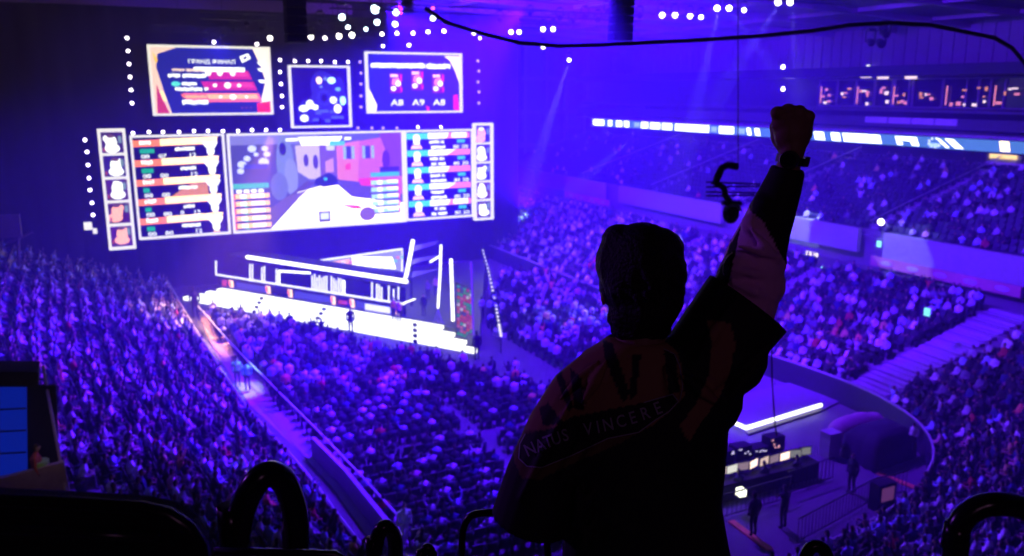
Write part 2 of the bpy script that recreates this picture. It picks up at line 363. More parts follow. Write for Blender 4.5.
def screen(label, u0, u1, z0, z1, draw, v=76., bord=.17, border_mat=None, name='led_screen', cells=None):
    t = thing(name, W((u0 + u1) / 2, v, z0), label, 'screen', 'led screens over the stage')
    b = MB(); b.box(W((u0 + u1) / 2, v + .35, (z0 + z1) / 2), (u1 - u0 + .1, .5, z1 - z0 + .1)); b.build('cabinet', M['black'], t)
    f = MB()
    f.box(W((u0 + u1) / 2, v - .15, z1), (u1 - u0 + bord, .5, bord)); f.box(W((u0 + u1) / 2, v - .15, z0), (u1 - u0 + bord, .5, bord))
    for u in (u0, u1): f.box(W(u, v - .15, (z0 + z1) / 2), (bord, .5, z1 - z0 - bord))
    for k in range(1, cells or 1): f.box(W((u0 + u1) / 2, v, z0 + (z1 - z0) * k / cells), (u1 - u0 - bord, .6, bord * .9))
    f.build('lit_border', border_mat or M['frameglow'], t)
    c = Canvas(u0 + bord / 2, u1 - bord / 2, z0 + bord / 2, z1 - bord / 2, v); draw(c); c.b.build('display_picture', M['led'], t)
WT = (1.3, 1.25, 1.5); NAVY = (.05, .05, .42); DK = (.012, .004, .10); CY = (.05, .55, .5); OR = (1.3, .35, .12); PK = (.75, .06, .5); CR = (1.5, 1.0, .75)
def d_final(c):
    c.rect(0, 0, 1, 1, (.045, .05, .5))
    c.poly([(0, 0), (.22, 0), (.06, .1), (.04, .3), (.1, .75), (.14, 1), (0, 1)], (1., .7, .75)); c.poly([(.02, .06), (.06, .2), (.04, .24)], (1.2, .7, .1))
    c.poly([(.03, .55), (.1, .9), (.12, 1), (.02, 1)], (.7, .08, .3)); c.poly([(.05, .66), (.08, .66), (.11, .8), (.08, .82)], CR)
    c.poly([(.87, 0), (1, 0), (1, 1), (.9, .92), (.97, .5), (.93, .25)], (1.3, 1.0, 1.1)); c.poly([(.88, .85), (1, .82), (1, 1), (.88, 1)], (1.1, .06, .1))
    for y in (.2, .3, .48): c.rect(.9, y, .96, y + .05, WT, .02)
    c.poly([(.75, .12), (.83, .07), (.85, .15), (.77, .22)], WT); c.poly([(.78, .14), (.81, .11), (.82, .14), (.79, .17)], (.05, .05, .5))
    c.text('ГРАНД ФИНАЛ', .31, .17, .71, .25, WT)
    for k, (y, x0, x1) in enumerate(((.34, .44, .82), (.51, .40, .86), (.69, .24, .90))):
        c.poly([(x0, y), (x1, y), (x1 + .03, y + .14), (x0 + .04, y + .14)], PK if k < 2 else (1.1, .25, .45))
        c.poly([(x0 + .2, y + .02), (x1 - .02, y + .02), (x1, y + .09), (x0 + .22, y + .09)], (.95, .12, .6) if k < 2 else (1.3, .65, .45))
    c.rect(.35, .29, .79, .36, WT)
    for x in (.47, .57, .68): c.blob(x, .38, .025, .045, WT)
    for x, r in ((.52, .018), (.63, .03), (.73, .018)): c.blob(x, .57, r, r * 1.6, WT)
    for x, r in ((.56, .014), (.67, .03), (.79, .014)): c.blob(x, .75, r, r * 1.5, WT)
    c.scrib(.17, .315, .44, .36, (1.1, .8, .8)); c.scrib(.13, .39, .45, .46, WT)
    c.blob(.19, .55, .04, .04, (.2, .8, .9)); c.scrib(.24, .52, .40, .58, WT); c.scrib(.18, .60, .46, .66, WT)
    c.poly([(.22, .7), (.26, .72), (.25, .78)], (1.2, .3, .2)); c.scrib(.26, .72, .44, .77, (1.1, .6, .4)); c.scrib(.23, .79, .45, .87, WT)
    for x in (.73, .77, .81): c.rect(x, .91, x + .02, .93, (.4, .1, .6))
def d_final2(c):
    d_final(c)
def d_map(c):
    c.rect(0, 0, 1, 1, (.03, .005, .35))
    for x, y, rx, ry in ((.55, .3, .22, .25), (.6, .6, .28, .3), (.3, .75, .22, .2), (.85, .45, .1, .3)): c.blob(x, y, rx, ry, (.07, .05, .6), 14)
    for k in range(12):
        a = 2 * PI * k / 12; c.blob(.57 + .11 * math.cos(a), .52 + .12 * math.sin(a), .02, .02, (.12, .12, .8), 6)
    c.blob(.57, .52, .05, .06, (.02, 0, .25))
    for x, y, rx, ry, q in ((.49, .22, .055, .065, (1.6, 1., .95)), (.71, .22, .075, .06, (.9, 1.3, 1.5)), (.82, .37, .05, .035, (.3, .6, 1.3)), (.73, .56, .065, .065, WT), (.9, .57, .055, .08, (.8, 1.4, 1.4)),
                           (.80, .71, .07, .08, (1.6, 1.3, 1.2)), (.2, .7, .09, .06, WT), (.31, .63, .07, .08, WT), (.4, .68, .06, .05, WT), (.2, .87, .075, .065, WT), (.6, .19, .03, .03, (.3, .4, 1.1)), (.52, .33, .03, .02, (.3, .4, 1.1))): c.blob(x, y, rx, ry, q, 12)
    for x, y, w_ in ((.35, .9, .1), (.45, .75, .18), (.56, .92, .1), (.68, .86, .22), (.66, .76, .08), (.4, .78, .1)): c.rect(x, y - .025, x + w_, y + .025, (.16, .2, 1.))
def d_right(c):
    c.rect(0, 0, 1, 1, (.05, .05, .5)); c.poly([(0, .55), (.09, .88), (.08, 1), (0, 1)], (1.5, 1.2, .8))
    c.poly([(.83, .02), (1, .02), (1, .5), (.96, .3), (.9, .1)], (1.5, 1.1, 1.0)); c.poly([(.93, .72), (.98, .7), (1, 1), (.93, .98)], (1., .05, .1)); c.poly([(.62, .9), (.66, .93), (.66, 1), (.63, 1)], (.9, .08, .15))
    c.rect(.05, .16, .38, .225, WT); c.rect(.395, .165, .62, .235, WT); c.rect(.64, .175, .85, .245, WT); c.scrib(.04, .15, .9, .245, WT)
    for i, x in enumerate((.30, .53, .76)):
        y = .33 if i != 1 else .28
        c.rect(x - .07, y, x + .06, y + .35, (.35, .03, .3)); c.rect(x - .06, y + .02, x + .02, y + .07, (1.3, .8, 1.)); c.poly([(x - .04, y + .1), (x + .03, y + .08), (x + .05, y + .22), (x - .05, y + .2)], (1.1, .4, .8))
        c.blob(x + .02, y + .18, .03, .055, WT); c.blob(x - .03, y + .27, .03, .045, WT); c.rect(x + .04, y + .02, x + .065, y + .14, (.9, .05, .2)); c.rect(x + .04, y + .24, x + .065, y + .33, (.8, .05, .35))
        c.text(('A8', 'A9', 'A8')[i], x - .065, .79, x + .07, .9, WT)
def d_stats_l(c):
    c.rect(0, 0, 1, 1, DK)
    for k in range(5):
        y = k * .195 + .02
        if k == 2: c.poly([(.35, y + .2), (.6, y + .07), (.8, y + .07), (.8, y + .19)], (.8, .35, .08))
        c.poly([(0, y + .012), (.95, y - .012), (.93, y + .06), (0, y + .075)], OR); c.poly([(.3, y + .0), (.95, y - .012), (.93, y + .055), (.3, y + .066)], (1.8, 1.2, .8))
        c.scrib(.07, y + .01, .2, y + .06, WT)
        c.rect(.07, y + .095, .07 + (.16, .13, .07, .07, .09)[k], y + .14, (.02, .5, .3)); c.text('00', .08, y + .15, .17, y + .19, WT); c.text('07' if k < 1 else '00', .27, y + .15, .36, y + .19, WT)
        c.scrib(.46 + .04 * (k % 2), y + .085, .68, y + .125, WT)
        if k not in (2,): c.text('12', .62, y + .145, .69, y + .19, WT)
        if k == 3: c.text('0', .46, y + .145, .5, y + .185, WT)
        x = .86; c.blob(x, y + .13, .045, .05, WT, 12); c.poly([(x - .09, y + .05), (x + .09, y + .04), (x + .05, y + .1), (x - .05, y + .1)], WT); c.poly([(x - .02, y + .17), (x + .02, y + .17), (x + .05, y + .19), (x - .05, y + .19)], (1.3, .8, .6))
def d_stats_r(c):
    c.rect(0, 0, 1, 1, DK)
    for k in range(5):
        y = k * .195 + .015
        c.rect(.02, y, .34, y + .07, (.15, .8, .85)); c.poly([(.34, y), (.98, y + .0), (.98, y + .065), (.34, y + .07)], (1.1, .35, 1.)); c.poly([(.34, y), (.66 + .1 * (k % 2), y), (.62, y + .065), (.34, y + .07)], WT)
        if k in (0, 4): c.rect(.7, y, .93, y + .06, WT)
        c.blob(.17, y + .06, .055, .05, WT, 12); c.rect(.125, y + .08, .215, y + .13, WT); c.poly([(.10, y + .14), (.23, y + .14), (.26, y + .18), (.08, y + .18)], (1.4, .8, 1.))
        c.scrib(.36, y + .085, .58, y + .125, WT); c.scrib(.36, y + .145, .6, y + .185, WT)
        c.rect(.78, y + .08, .9, y + .12, (.1, .65, .65)); c.text('80', .72, y + .145, .81, y + .185, WT); c.text('20', .85, y + .145, .95, y + .185, WT)
def d_game(c):
    c.rect(0, 0, 1, 1, (.22, .2, .42))
    c.poly([(0, 0), (.33, 0), (.36, .65), (.0, 1)], (.16, .14, .38)); c.rect(0, .0, .5, .1, (.35, .32, .7))
    for x, y, rx, ry, q in ((.3, .3, .05, .3, (.32, .35, .6)), (.33, .45, .04, .2, (.4, .4, .65)), (.26, .55, .05, .15, (.28, .28, .55)), (.29, .15, .02, .07, (.06, .04, .2))): c.blob(x, y, rx, ry, q, 14)
    c.poly([(.36, .12), (.52, .1), (.52, .5), (.43, .48), (.37, .4)], (.75, .6, .68)); c.blob(.42, .28, .015, .07, (.16, .1, .3)); c.blob(.475, .3, .016, .08, (.16, .1, .3))
    c.poly([(.5, .1), (.62, .1), (.6, .45), (.5, .5)], (.3, .17, .4)); c.poly([(.53, .3), (.58, .26), (.58, .42), (.53, .42)], (.75, .4, .5)); c.rect(.54, .12, .59, .18, (.8, .75, 1.))
    c.poly([(.6, .12), (1, .02), (1, .7), (.8, .62), (.6, .5)], (.72, .22, .22)); c.poly([(.6, .12), (.74, .08), (.72, .55), (.6, .5)], (.85, .3, .2)); c.poly([(.86, 0), (1, 0), (1, .5), (.93, .45), (.9, .2)], (.35, .12, .4))
    for x in (.64, .69, .755, .81): c.rect(x, .14, x + .018, .28, (.45, .6, .75))
    for x in (.658, .773): c.rect(x, .14, x + .03, .28, (.12, .1, .3))
    c.poly([(.65, .34), (.68, .32), (.68, .4), (.65, .4)], (1., .1, .1)); c.blob(.90, .3, .025, .11, (.2, .06, .2)); c.rect(.86, .38, .98, .44, (.1, .05, .2))
    c.poly([(.47, .48), (.55, .42), (.6, .48), (.6, .56), (.5, .58), (.46, .54)], (.05, .06, .14)); c.blob(.528, .49, .012, .02, (.1, .6, .4))
    c.poly([(.42, .5), (.47, .52), (.3, .75), (.28, .7)], (.2, .14, .28)); c.poly([(.6, .5), (.8, .56), (.86, .75), (.65, .68)], (.2, .14, .3)); c.poly([(.72, .5), (.84, .5), (.86, .6), (.74, .58)], (.9, .1, .2))
    c.poly([(.5, .58), (.6, .56), (.68, .7), (1, .8), (1, 1), (.2, 1), (.36, .7)], (2., 1.7, 1.5)); c.poly([(.36, .62), (.5, .56), (.52, .6), (.36, .72)], (1.5, 1.3, 1.1))
    c.poly([(.18, 1), (.34, .72), (.42, .6), (.3, .66), (.1, .9)], (.3, .2, .4))
    c.poly([(.38, .03), (.64, .03), (.6, .12), (.4, .12)], (1.8, 1.7, 1.6)); c.rect(.56, .08, .65, .13, (.2, .7, .7)); c.rect(.31, .04, .38, .07, WT); c.rect(.65, .04, .69, .07, WT)
    for x, y, r in ((.12, .14, .025), (.19, .14, .02), (.06, .3, .025), (.18, .28, .03), (.09, .24, .02), (.2, .2, .02), (.05, .37, .02), (.14, .2, .015)): c.blob(x, y, r, r * 1.5, (.8, .8, 1.5))
    c.rect(.07, .30, .2, .35, (.1, .12, .6)); c.rect(.0, .5, .2, .555, (.12, .6, .55)); c.rect(.80, .44, .98, .49, (.12, .6, .55))
    for k in range(6): c.rect(.02 + .04 * (k % 4), .565, .05 + .04 * (k % 4), .6, WT)
    for k in range(5):
        y = .61 + .078 * k; c.rect(0, y, .2, y + .05, (1.4, .8, .35)); c.rect(.04, y + .005, .07, y + .05, WT); c.rect(.1, y + .005, .17, y + .045, WT); c.rect(.02, y + .05, .2, y + .07, (.1, .06, .3)); c.rect(.0, y, .012, y + .06, (1.2, .15, .1)); c.blob(.07, y + .055, .012, .01, (.1, .6, .2))
        y = .53 + .078 * k; c.rect(.80, y, .98, y + .05, (.6, .85, 1.4)); c.rect(.84, y, .87, y + .05, WT); c.rect(.9, y, .97, y + .03, WT); c.rect(.82, y + .05, .98, y + .068, (.12, .08, .4)); c.rect(.97, y, .98, y + .06, (1., .1, .3))
    c.poly([(.6, .77), (.72, .8), (.74, .84), (.68, .83)], (1.2, .1, .05)); c.blob(.77, .9, .05, .08, (.35, .2, .25)); c.rect(.475, .84, .545, .96, (.2, .15, .3)); c.rect(.485, .86, .535, .93, (.9, .9, 1.2))
    for x in (.35, .44, .52, .6, .68): c.rect(x, .975, x + .012, .99, (.05, .05, .15))
    c.rect(.37, .9, .43, .905, (.3, .25, .4))
def d_faces(seed, n=5, skip=()):
    def d(c):
        r = random.Random(seed); c.rect(0, 0, 1, 1, (.03, .02, .12))
        for k in range(n):
            y0 = k / n; h = 1 / n; x = .5 + r.uniform(-.1, .1); q = WT if r.random() < .7 else (1.3, .6, .55)
            c.rect(0, y0, 1, y0 + h, (r.uniform(.03, .2), .03, r.uniform(.1, .3))); c.rect(0, y0 - .006, 1, y0 + .006, (.9, .8, 1.))
            c.blob(x, y0 + h * .45, .27, h * .3, q, 12); c.blob(x + r.uniform(-.12, .12), y0 + h * .72, .36, h * .2, q, 10); c.blob(x + r.uniform(-.25, .25), y0 + h * .3, .15, h * .14, q, 8)
            c.blob(x - .02, y0 + h * .2, .18, h * .08, (.25, .12, .2) if r.random() < .5 else WT, 10); c.rect(.78, y0 + h * .2, .93, y0 + h * .5, (.3, .4, .5)); c.rect(.05, y0 + h * .7, .15, y0 + h * .85, (.5, .1, .2))
    return d
def quad_uz(pxs, v=76.):
    q = [uvz(at_v(x, y, v)) for x, y in pxs]; (a, b_, c, d) = q     # TL TR BR BL
    return ((a[0] + d[0]) / 2, (b_[0] + c[0]) / 2, (c[2] + d[2]) / 2, (a[2] + b_[2]) / 2)
def scr(label, pxs, draw, **k):
    u0, u1, z0, z1 = quad_uz(pxs, k.get('v', 76.)); screen(label, u0, u1, z0, z1, draw, **k)
scr('upper left screen with pink result bars on blue', [(149, 45), (269, 49), (271, 114), (153, 114)], d_final)
scr('small square screen with a glowing blue map between the upper screens', [(289, 66), (348, 67), (350, 126), (292, 127)], d_map)
scr('upper right screen with three red figures under a white headline', [(366, 52), (460, 55), (460, 112), (367, 112)], d_right)
scr('lower left screen listing players in orange and white rows', [(132, 136), (224, 135), (228, 231), (139, 240)], d_stats_l)
scr('large central screen showing a sunlit game street with brick houses', [(229, 135), (403, 131), (403, 220), (233, 233)], d_game)
scr('lower right screen listing players in cyan and pink rows', [(405, 131), (472, 130), (472, 215), (405, 220)], d_stats_r)
scr('far left portrait column of five stacked webcam pictures', [(99, 130), (124, 130), (134, 246), (110, 249)], d_faces(3), cells=5, bord=.22)
scr('far right portrait column of stacked webcam pictures', [(474, 124), (491, 124), (491, 218), (474, 219)], d_faces(8, 5), cells=5, bord=.2)
# ------------------------------------------------------------------ small round lamps round the screens
def lamp_proto(name, r, lens):
    t = bpy.data.objects.new(name, None); C.objects.link(t); t['_w'] = (0, 0, 0)
    b = MB(); b.tube([(0, 0, 0), W(0, .25, 0)], [r * 1.25, r * .8], 10); b.build('housing', M['steel'], t)
    b = MB(); b.ell((0, 0, 0), (r, r * .35, r), 12, 8, (CU, CV, Vector((0, 0, 1)))); b.build('lens', lens, t, True); return t
groups = [('column of six lamps left of the upper left screen', [(127, 38), (128, 51), (129, 64), (130, 77), (131, 90), (132, 103)], 1),
          ('column of seven lamps left of the portrait column', [(85, 140), (87, 152), (88, 165), (89, 178), (90, 190), (92, 203), (93, 215)], 1),
          ('row of lamps above the lower left screen', [(133, 133), (149, 132), (163, 132), (179, 132), (194, 131), (208, 131), (223, 131)], 1),
          ('row of lamps above the left half of the central screen', [(238, 131), (252, 130), (266, 130), (280, 130)], 1),
          ('row of lamps above the right half of the central screen', [(358, 128), (372, 128), (383, 128), (397, 128)], 0),
          ('pair of lamps above the lower right screen', [(418, 127), (441, 127)], 1),
          ('row of lamps above the square map screen', [(295, 61), (308, 61), (321, 61), (335, 62), (348, 62)], 1),
          ('column of lamps between the upper left and map screens', [(280, 60), (280, 72), (281, 84), (282, 96), (282, 107)], 1),
          ('column of lamps between the map and upper right screens', [(360, 62), (361, 73), (361, 84), (361, 96), (361, 107)], 0),
          ('column of faint lamps right of the upper right screen', [(478, 61), (479, 71), (478, 82), (479, 92), (479, 103)], 0)]
protos = {}
for k, ln in ((1, M['dot']), (0, M['dim'])): protos[k] = lamp_proto('round_lamp', .13, ln)
used = set()
for gname, pts, k in groups:
    for px, py in pts:
        p = at_v(px, py, 75.9); o = protos[k] if k not in used else dup(protos[k]); used.add(k); o.location = p
        tag(o, 'small round lamp in the ' + gname, 'lamp', gname)
# ------------------------------------------------------------------ rigging: trusses, moving lights, speakers, cable
Zv = Vector((0, 0, 1))
def truss(a, b_, label, w=.45, drops=True):
    a, b_ = Vector(a), Vector(b_); t = thing('lighting_truss', (a + b_) / 2, label, 'truss', 'lighting trusses under the roof')
    X = (b_ - a).normalized(); Y = Zv.cross(X).normalized(); m = MB(); L = (b_ - a).length; n = int(L / .9)
    cs = [Y * i * w / 2 + Zv * j * w / 2 for i, j in ((-1, -1), (1, -1), (1, 1), (-1, 1))]
    for c in cs: m.tube([a + c, b_ + c], .035, 5)
    m.build_each('chord', M['steel'], t); m = MB()
    for i in range(n):
        p, q = a.lerp(b_, i / n), a.lerp(b_, (i + 1) / n)
        for k in range(4): m.tube([p + cs[k], q + cs[(k + 1) % 4]], .02, 4, False)
    m.build('lacing', M['steel'], t); m = MB()
    for f in (.08, .5, .92):
        p = a.lerp(b_, f); m.tube([p, Vector((p.x, p.y, ceil_z(uvz(p)[0]) - .1))], .025, 4)
    m.build_each('hanging_chain', M['steel'], t)
def uline(v, px0, px1, py, v2=None): return at_v(px0, py, v), at_v(px1, py, v2 or v)
def hz(a, b_): z = (a.z + b_.z) / 2; return Vector((a.x, a.y, z)), Vector((b_.x, b_.y, z))
a, b_ = hz(*uline(73, 150, 470, 33)); truss(a, b_, 'dark lighting truss just above the upper screens')
a, b_ = hz(*uline(66, 200, 450, 20)); truss(a, b_, 'dark lighting truss crossing above the stage')
a, b_ = hz(*uline(58, 330, 640, 12)); truss(a, b_, 'dark lighting truss carrying a few bright heads near the top edge')
a, b_ = hz(*uline(50, 500, 850, -8)); truss(a, b_, 'dark lighting truss over the floor at the top right')
a, b_ = hz(*uline(84, 470, 600, 26)); truss(a, b_, 'faint lighting truss beyond the right end of the screens')
def head_proto(lens, r=.17):
    t = bpy.data.objects.new('moving_light', None); C.objects.link(t); t['_w'] = (0, 0, 0)
    b = MB(); b.box((0, 0, .62), (.34, .3, .14), (Vector((1, 0, 0)), Vector((0, 1, 0)), Zv)); b.build('base', M['steel'], t)
    b = MB()
    for s in (-1, 1): b.box((s * .24, 0, .28), (.05, .12, .6), (Vector((1, 0, 0)), Vector((0, 1, 0)), Zv))
    b.build('yoke', M['steel'], t)
    h = MB(); h.tube([(0, .22, .12), (0, .0, .02), (0, -.2, -.06)], [.1, .18, r * 1.15], 12); h.build('lamp_head', M['steel'], t)
    h = MB(); h.ell((0, -.22, -.07), (r, r * .5, r), 12, 8); h.build('lens', lens, t, True); return t
heads = [  # px py v lens scale
 (214, 42, 73, 'd', .9), (257, 44, 73, 'd', .9), (270, 38, 73, 'l', 1.2), (287, 34, 73, 'd', .9), (311, 37, 73, 'l', 1.2), (325, 38, 73, 'd', 1.), (339, 36, 73, 'l', 1.4), (352, 35, 73, 'l', 1.4),
 (382, 34, 73, 'l', 1.), (397, 33, 73, 'l', 1.), (413, 33, 73, 'l', 1.), (428, 32, 73, 'l', 1.), (444, 31, 73, 'l', 1.), (474, 33, 73, 'd', 1.), (409, 45, 73, 'l', .9), (383, 46, 73, 'd', .8),
 (342, 17, 66, 'b', 1.5), (348, 27, 66, 'b', 1.), (366, 29, 66, 'b', .9), (375, 9, 60, 'b', 1.8), (396, 12, 60, 'b', 1.4), (377, 22, 60, 'b', 1.2), (395, 24, 60, 'b', 1.2), (433, 18, 60, 'b', 1.2), (433, 8, 60, 'r', .7),
 (511, 32, 62, 'l', 1.0), (519, 32, 62, 'l', 1.0), (543, 29, 62, 'l', 1.1), (553, 29, 62, 'l', 1.1), (543, 47, 84, 'd', 1.3), (617, 20, 58, 'd', 1.), (233, 30, 70, 'k', 1.), (247, 24, 70, 'k', 1.2), (222, 36, 70, 'k', 1.), (205, 40, 70, 'k', 1.), (262, 30, 70, 'k', 1.3), (305, 26, 70, 'k', 1.), (320, 22, 66, 'k', 1.2),
 (662, 15, 58, 'l', 1.3), (675, 15, 58, 'l', 1.3), (690, 16, 58, 'l', 1.2), (701, 17, 58, 'l', 1.1), (717, 8, 52, 'L', 1.3), (729, 8, 52, 'L', 1.3), (744, 10, 52, 'l', 1.), (778, 2, 50, 'L', 1.4), (790, 2, 50, 'L', 1.4),
 (569, 60, 84, 'l', 1.2), (480, 38, 74, 'd', .8), (560, 18, 62, 'k', 1.2), (572, 22, 62, 'k', 1.2), (585, 17, 62, 'k', 1.3), (598, 20, 62, 'k', 1.2), (530, 14, 62, 'k', 1.), (608, 12, 60, 'k', 1.3), (640, 16, 60, 'k', 1.2), (500, 20, 62, 'k', 1.1)]
lensm = dict(l=M['lamp'], L=M['lamp'], b=M['lampb'], d=M['dot'], r=M['red'], k=M['glass'])
hp = {}; cnt = {}
names = dict(l='bright white', L='very bright white', b='pale blue', d='dim white', r='red', k='unlit black')
for px, py, v, k, sc in heads:
    if k not in hp: hp[k] = head_proto(lensm[k]); o = hp[k]; first = True
    else: o = dup(hp[k])
    p = at_v(px, py, v); o.location = p + Vector((0, .2, .06)) * sc; o.scale = (sc * .95,) * 3
    reg = 'directly above the upper screens' if v == 73 else ('above the stage truss' if px < 470 else ('under the roof right of the screens' if px < 640 else 'near the top edge over the raised fist'))
    tag(o, names[k] + ' moving light ' + reg, 'stage light', names[k] + ' moving lights ' + reg)
for px, py, u_, lab, mt_ in ((680, 78, 69, 'single white lamp on the dim wall above the ribbon display', 'dot'), (783, 67, 69, 'upper white lamp of the pair left of the suite windows', 'dot'), (783, 89, 69, 'lower white lamp of the pair left of the suite windows', 'dot'), (628, 141, 65, 'white lamp at the top of the far upper deck stairs', 'dot'), (881, 222, 50.2, 'bright oval lamp on the deck ledge right of the raised sleeve', 'dot')):
    p = at_u(px, py, u_); m = MB(); m.ell(p, (.2, .3, .24), 12, 8); t = thing('wall_lamp', p, lab, 'lamp'); m.build('lens', M[mt_], t, True); m = MB(); m.box(p + CU * .15 - Zv * .25, (.25, .4, .2)); m.build('bracket', M['steel'], t)
for px, py, u_, lab, q in ((879, 244, 50.2, 'small pale cyan lit sign under the bright oval lamp', (.3, .9, 1.)), (823, 270, 47, 'tiny cyan phone screen glowing in the right lower stand, left one', (.3, 1., 1.)), (927, 312, 41, 'tiny cyan phone screen glowing in the right lower stand, right one', (.2, .7, 1.)), (812, 254, 49.5, 'short white lit sign under the deck ledge', (1., .8, 1.)), (868, 67, 71, 'small white lamp over the suites', (.9, .8, 1.))):
    p = at_u(px, py, u_); m = MB(); m.box(p, (.08, .35 if px != 812 else 1.2, .45 if px != 812 else .3)); o = m.build('lit_screen_panel', emat('small_screen', q, 1.5), origin=p); tag(o, lab, 'light')
def speaker_array(px0, px1, py, v, label):
    p0, p1 = at_v(px0, py, v), at_v(px1, py, v); c = (p0 + p1) / 2; w_ = (p1 - p0).length; h = .42
    n = int((ceil_z(uvz(c)[0]) - 1.2 - c.z) / h); t = thing('speaker_array', c, label, 'speakers', 'hanging speaker arrays')
    for i in range(n):
        m = MB(); cc = c + Zv * (h * (i + .5)) + CV * (.02 * (n - i) ** 1.6 * .2); m.box(cc, (w_, .7, h * .9)); m.box(cc - CV * .36, (w_ * .8, .04, h * .6)); m.build('speaker_cabinet', M['black'], t)
    m = MB(); m.box(c + Zv * (h * n + .1), (w_ * .8, .9, .12)); m.tube([c + Zv * h * n, Vector((c.x, c.y, ceil_z(uvz(c)[0])))], .05, 6); m.build('hanging_frame', M['steel'], t)
speaker_array(287, 307, 43, 44, 'black hanging speaker column between the upper left and right screens')
speaker_array(613, 631, 41, 38, 'black hanging speaker column above the head of the fan')
speaker_array(401, 412, 14, 62, 'short black hanging speaker column above the upper right screen')
cab = [(425, 8), (445, 22), (480, 33), (520, 43), (560, 46), (600, 45), (640, 43), (700, 40), (760, 36), (810, 31), (850, 25), (890, 23), (930, 25), (965, 32), (995, 38), (1012, 48), (1030, 70), (1060, 110)]
b = MB(); b.tube([at_y(x, y, 30) for x, y in cab], .07, 8); o = b.build('cable', M['rubber'], smooth=True, origin=at_y(560, 46, 30)); tag(o, 'thick black cable sagging across the top of the hall', 'cable')
b = MB(); b.tube([at_y(771, 300, 22), at_y(772, 380, 22), at_y(775, 425, 22), at_y(777, 436, 22)], .02, 6); o = b.build('hanging_rope', M['rubber'], origin=at_y(771, 300, 22)); tag(o, 'thin dark rope hanging beside the raised sleeve', 'rope')
# hung black lamps clusters left of the ribbed wall
for k, (px, py, s) in enumerate(((870, 42, 1.), (880, 43, 1.2), (885, 34, 1.))):
    o = dup(hp['k']); o.location = at_v(px, py, 40); o.scale = (s * 1.2,) * 3; tag(o, 'unlit black moving light hanging in front of the ribbed wall', 'stage light', 'unlit lights by the ribbed wall')
# suspended camera head with ring, on a small hung frame
c0 = at_y(731, 213, 26); t = thing('suspended_camera', c0, 'black suspended camera hanging left of the raised forearm', 'camera')
s_ = 26 / 850
b = MB(); b.ell(c0, (8.5 * s_, 8 * s_, 11 * s_), 14, 9); b.build('camera_head', M['black'], t, True)
b = MB(); pts = [c0 + Vector((7.5 * s_ * math.cos(a), -.2, 6 * s_ * math.sin(a) + 3 * s_)) for a in [PI * i / 10 for i in range(11)]]; b.tube(pts, .05, 6); b.build('pale_ring', M['white'], t)
b = MB(); P = lambda x, y: at_y(x, y, 26)
b.bar(P(722, 203), P(741, 203), .25, .12); b.tube([P(731, 204), P(725, 195), P(724, 188), P(716, 183)], .1, 6); b.tube([P(715, 185), P(717, 178), P(722, 168), P(728, 165), P(738, 167)], .11, 6); b.build('hanging_arm', M['black'], t)
b = MB()
for y0, y1 in ((182, 184), (187, 186), (192, 193), (196, 195)): b.tube([P(706, y0), P(760, y1)], .03, 5)
b.tube([P(738, 167), P(738, -20)], .02, 4); b.build_each('wire', M['steel'], t)
# ------------------------------------------------------------------ stage
A3, B3 = Vector((5.3, 74.2, 0)), Vector((21.3, 49.8, 0)); C3 = Vector((33.0, 74.2, 0))
AB = (B3 - A3).normalized(); NB = Vector((-AB.y, AB.x, 0))
if NB.dot(C3 - A3) < 0: NB = -NB
ABw = CU * AB.x + CV * AB.y; NBw = CU * NB.x + CV * NB.y; Aw = W(A3.x, A3.y); 
def SP(px, py, n):
    r = ray(px, py); t = ((Aw - CAM).dot(NBw) + n) / r.dot(NBw); return CAM + r * t
def tri(n, ext=0.):
    # triangle inset by n on AB side
    a = A3 + NB * n + AB * n * .3; b2 = B3 + NB * n - AB * n * .9; return [a, b2, C3 - Vector((n * .6, 0, 0))]
t_stage = thing('stage', W(19, 66, 0), 'wedge shaped stage with white glowing steps under the screens', 'stage')
SH = .25; STI = .42
for k in range(4):
    a = A3 + NB * (STI * k) + AB * (.9 * k); b2 = B3 + NB * (STI * k) - AB * (1.25 * k + .0)
    m = MB(); th = .55; q = [a, b2, b2 + NB * th, a + NB * th]; m.prism([W(p.x, p.y)[:2] for p in q], SH * k, SH * (k + 1))
    # split by the dark gaps
    o = m.build('lit_step', M['stepglow'], t_stage)
m = MB(); q = [A3 + NB * 2.1 + AB * 2.4, B3 + NB * 2.1 - AB * 4.2, B3 + NB * .6 + AB * .0, C3, Vector((8, 74.2, 0))]
m.prism([W(p.x, p.y)[:2] for p in q], 0, .98); m.build('deck', M['deck'], t_stage)
for px0, px1 in ((258, 266), (318, 328)):   # little black dots up the steps
    for k in range(4):
        p = SP(px0 + (px1 - px0) * k / 3 - 4, 0, STI * k); q = SP(px0 + (px1 - px0) * k / 3 - 4, 305, STI * k - .06); m = MB(); m.box((q.x, q.y, SH * (k + .6)), (.28, .2, .2), (ABw, NBw, Zv)); m.build('step_marker', M['black'], t_stage)
m = MB()
for k in range(4):
    q = SP(415, 330, STI * k - .05); m.box((q.x, q.y, SH * (k + .5)), (.3, .12, SH), (ABw, NBw, Zv))
m.build_each('step_gap', M['black'], t_stage)
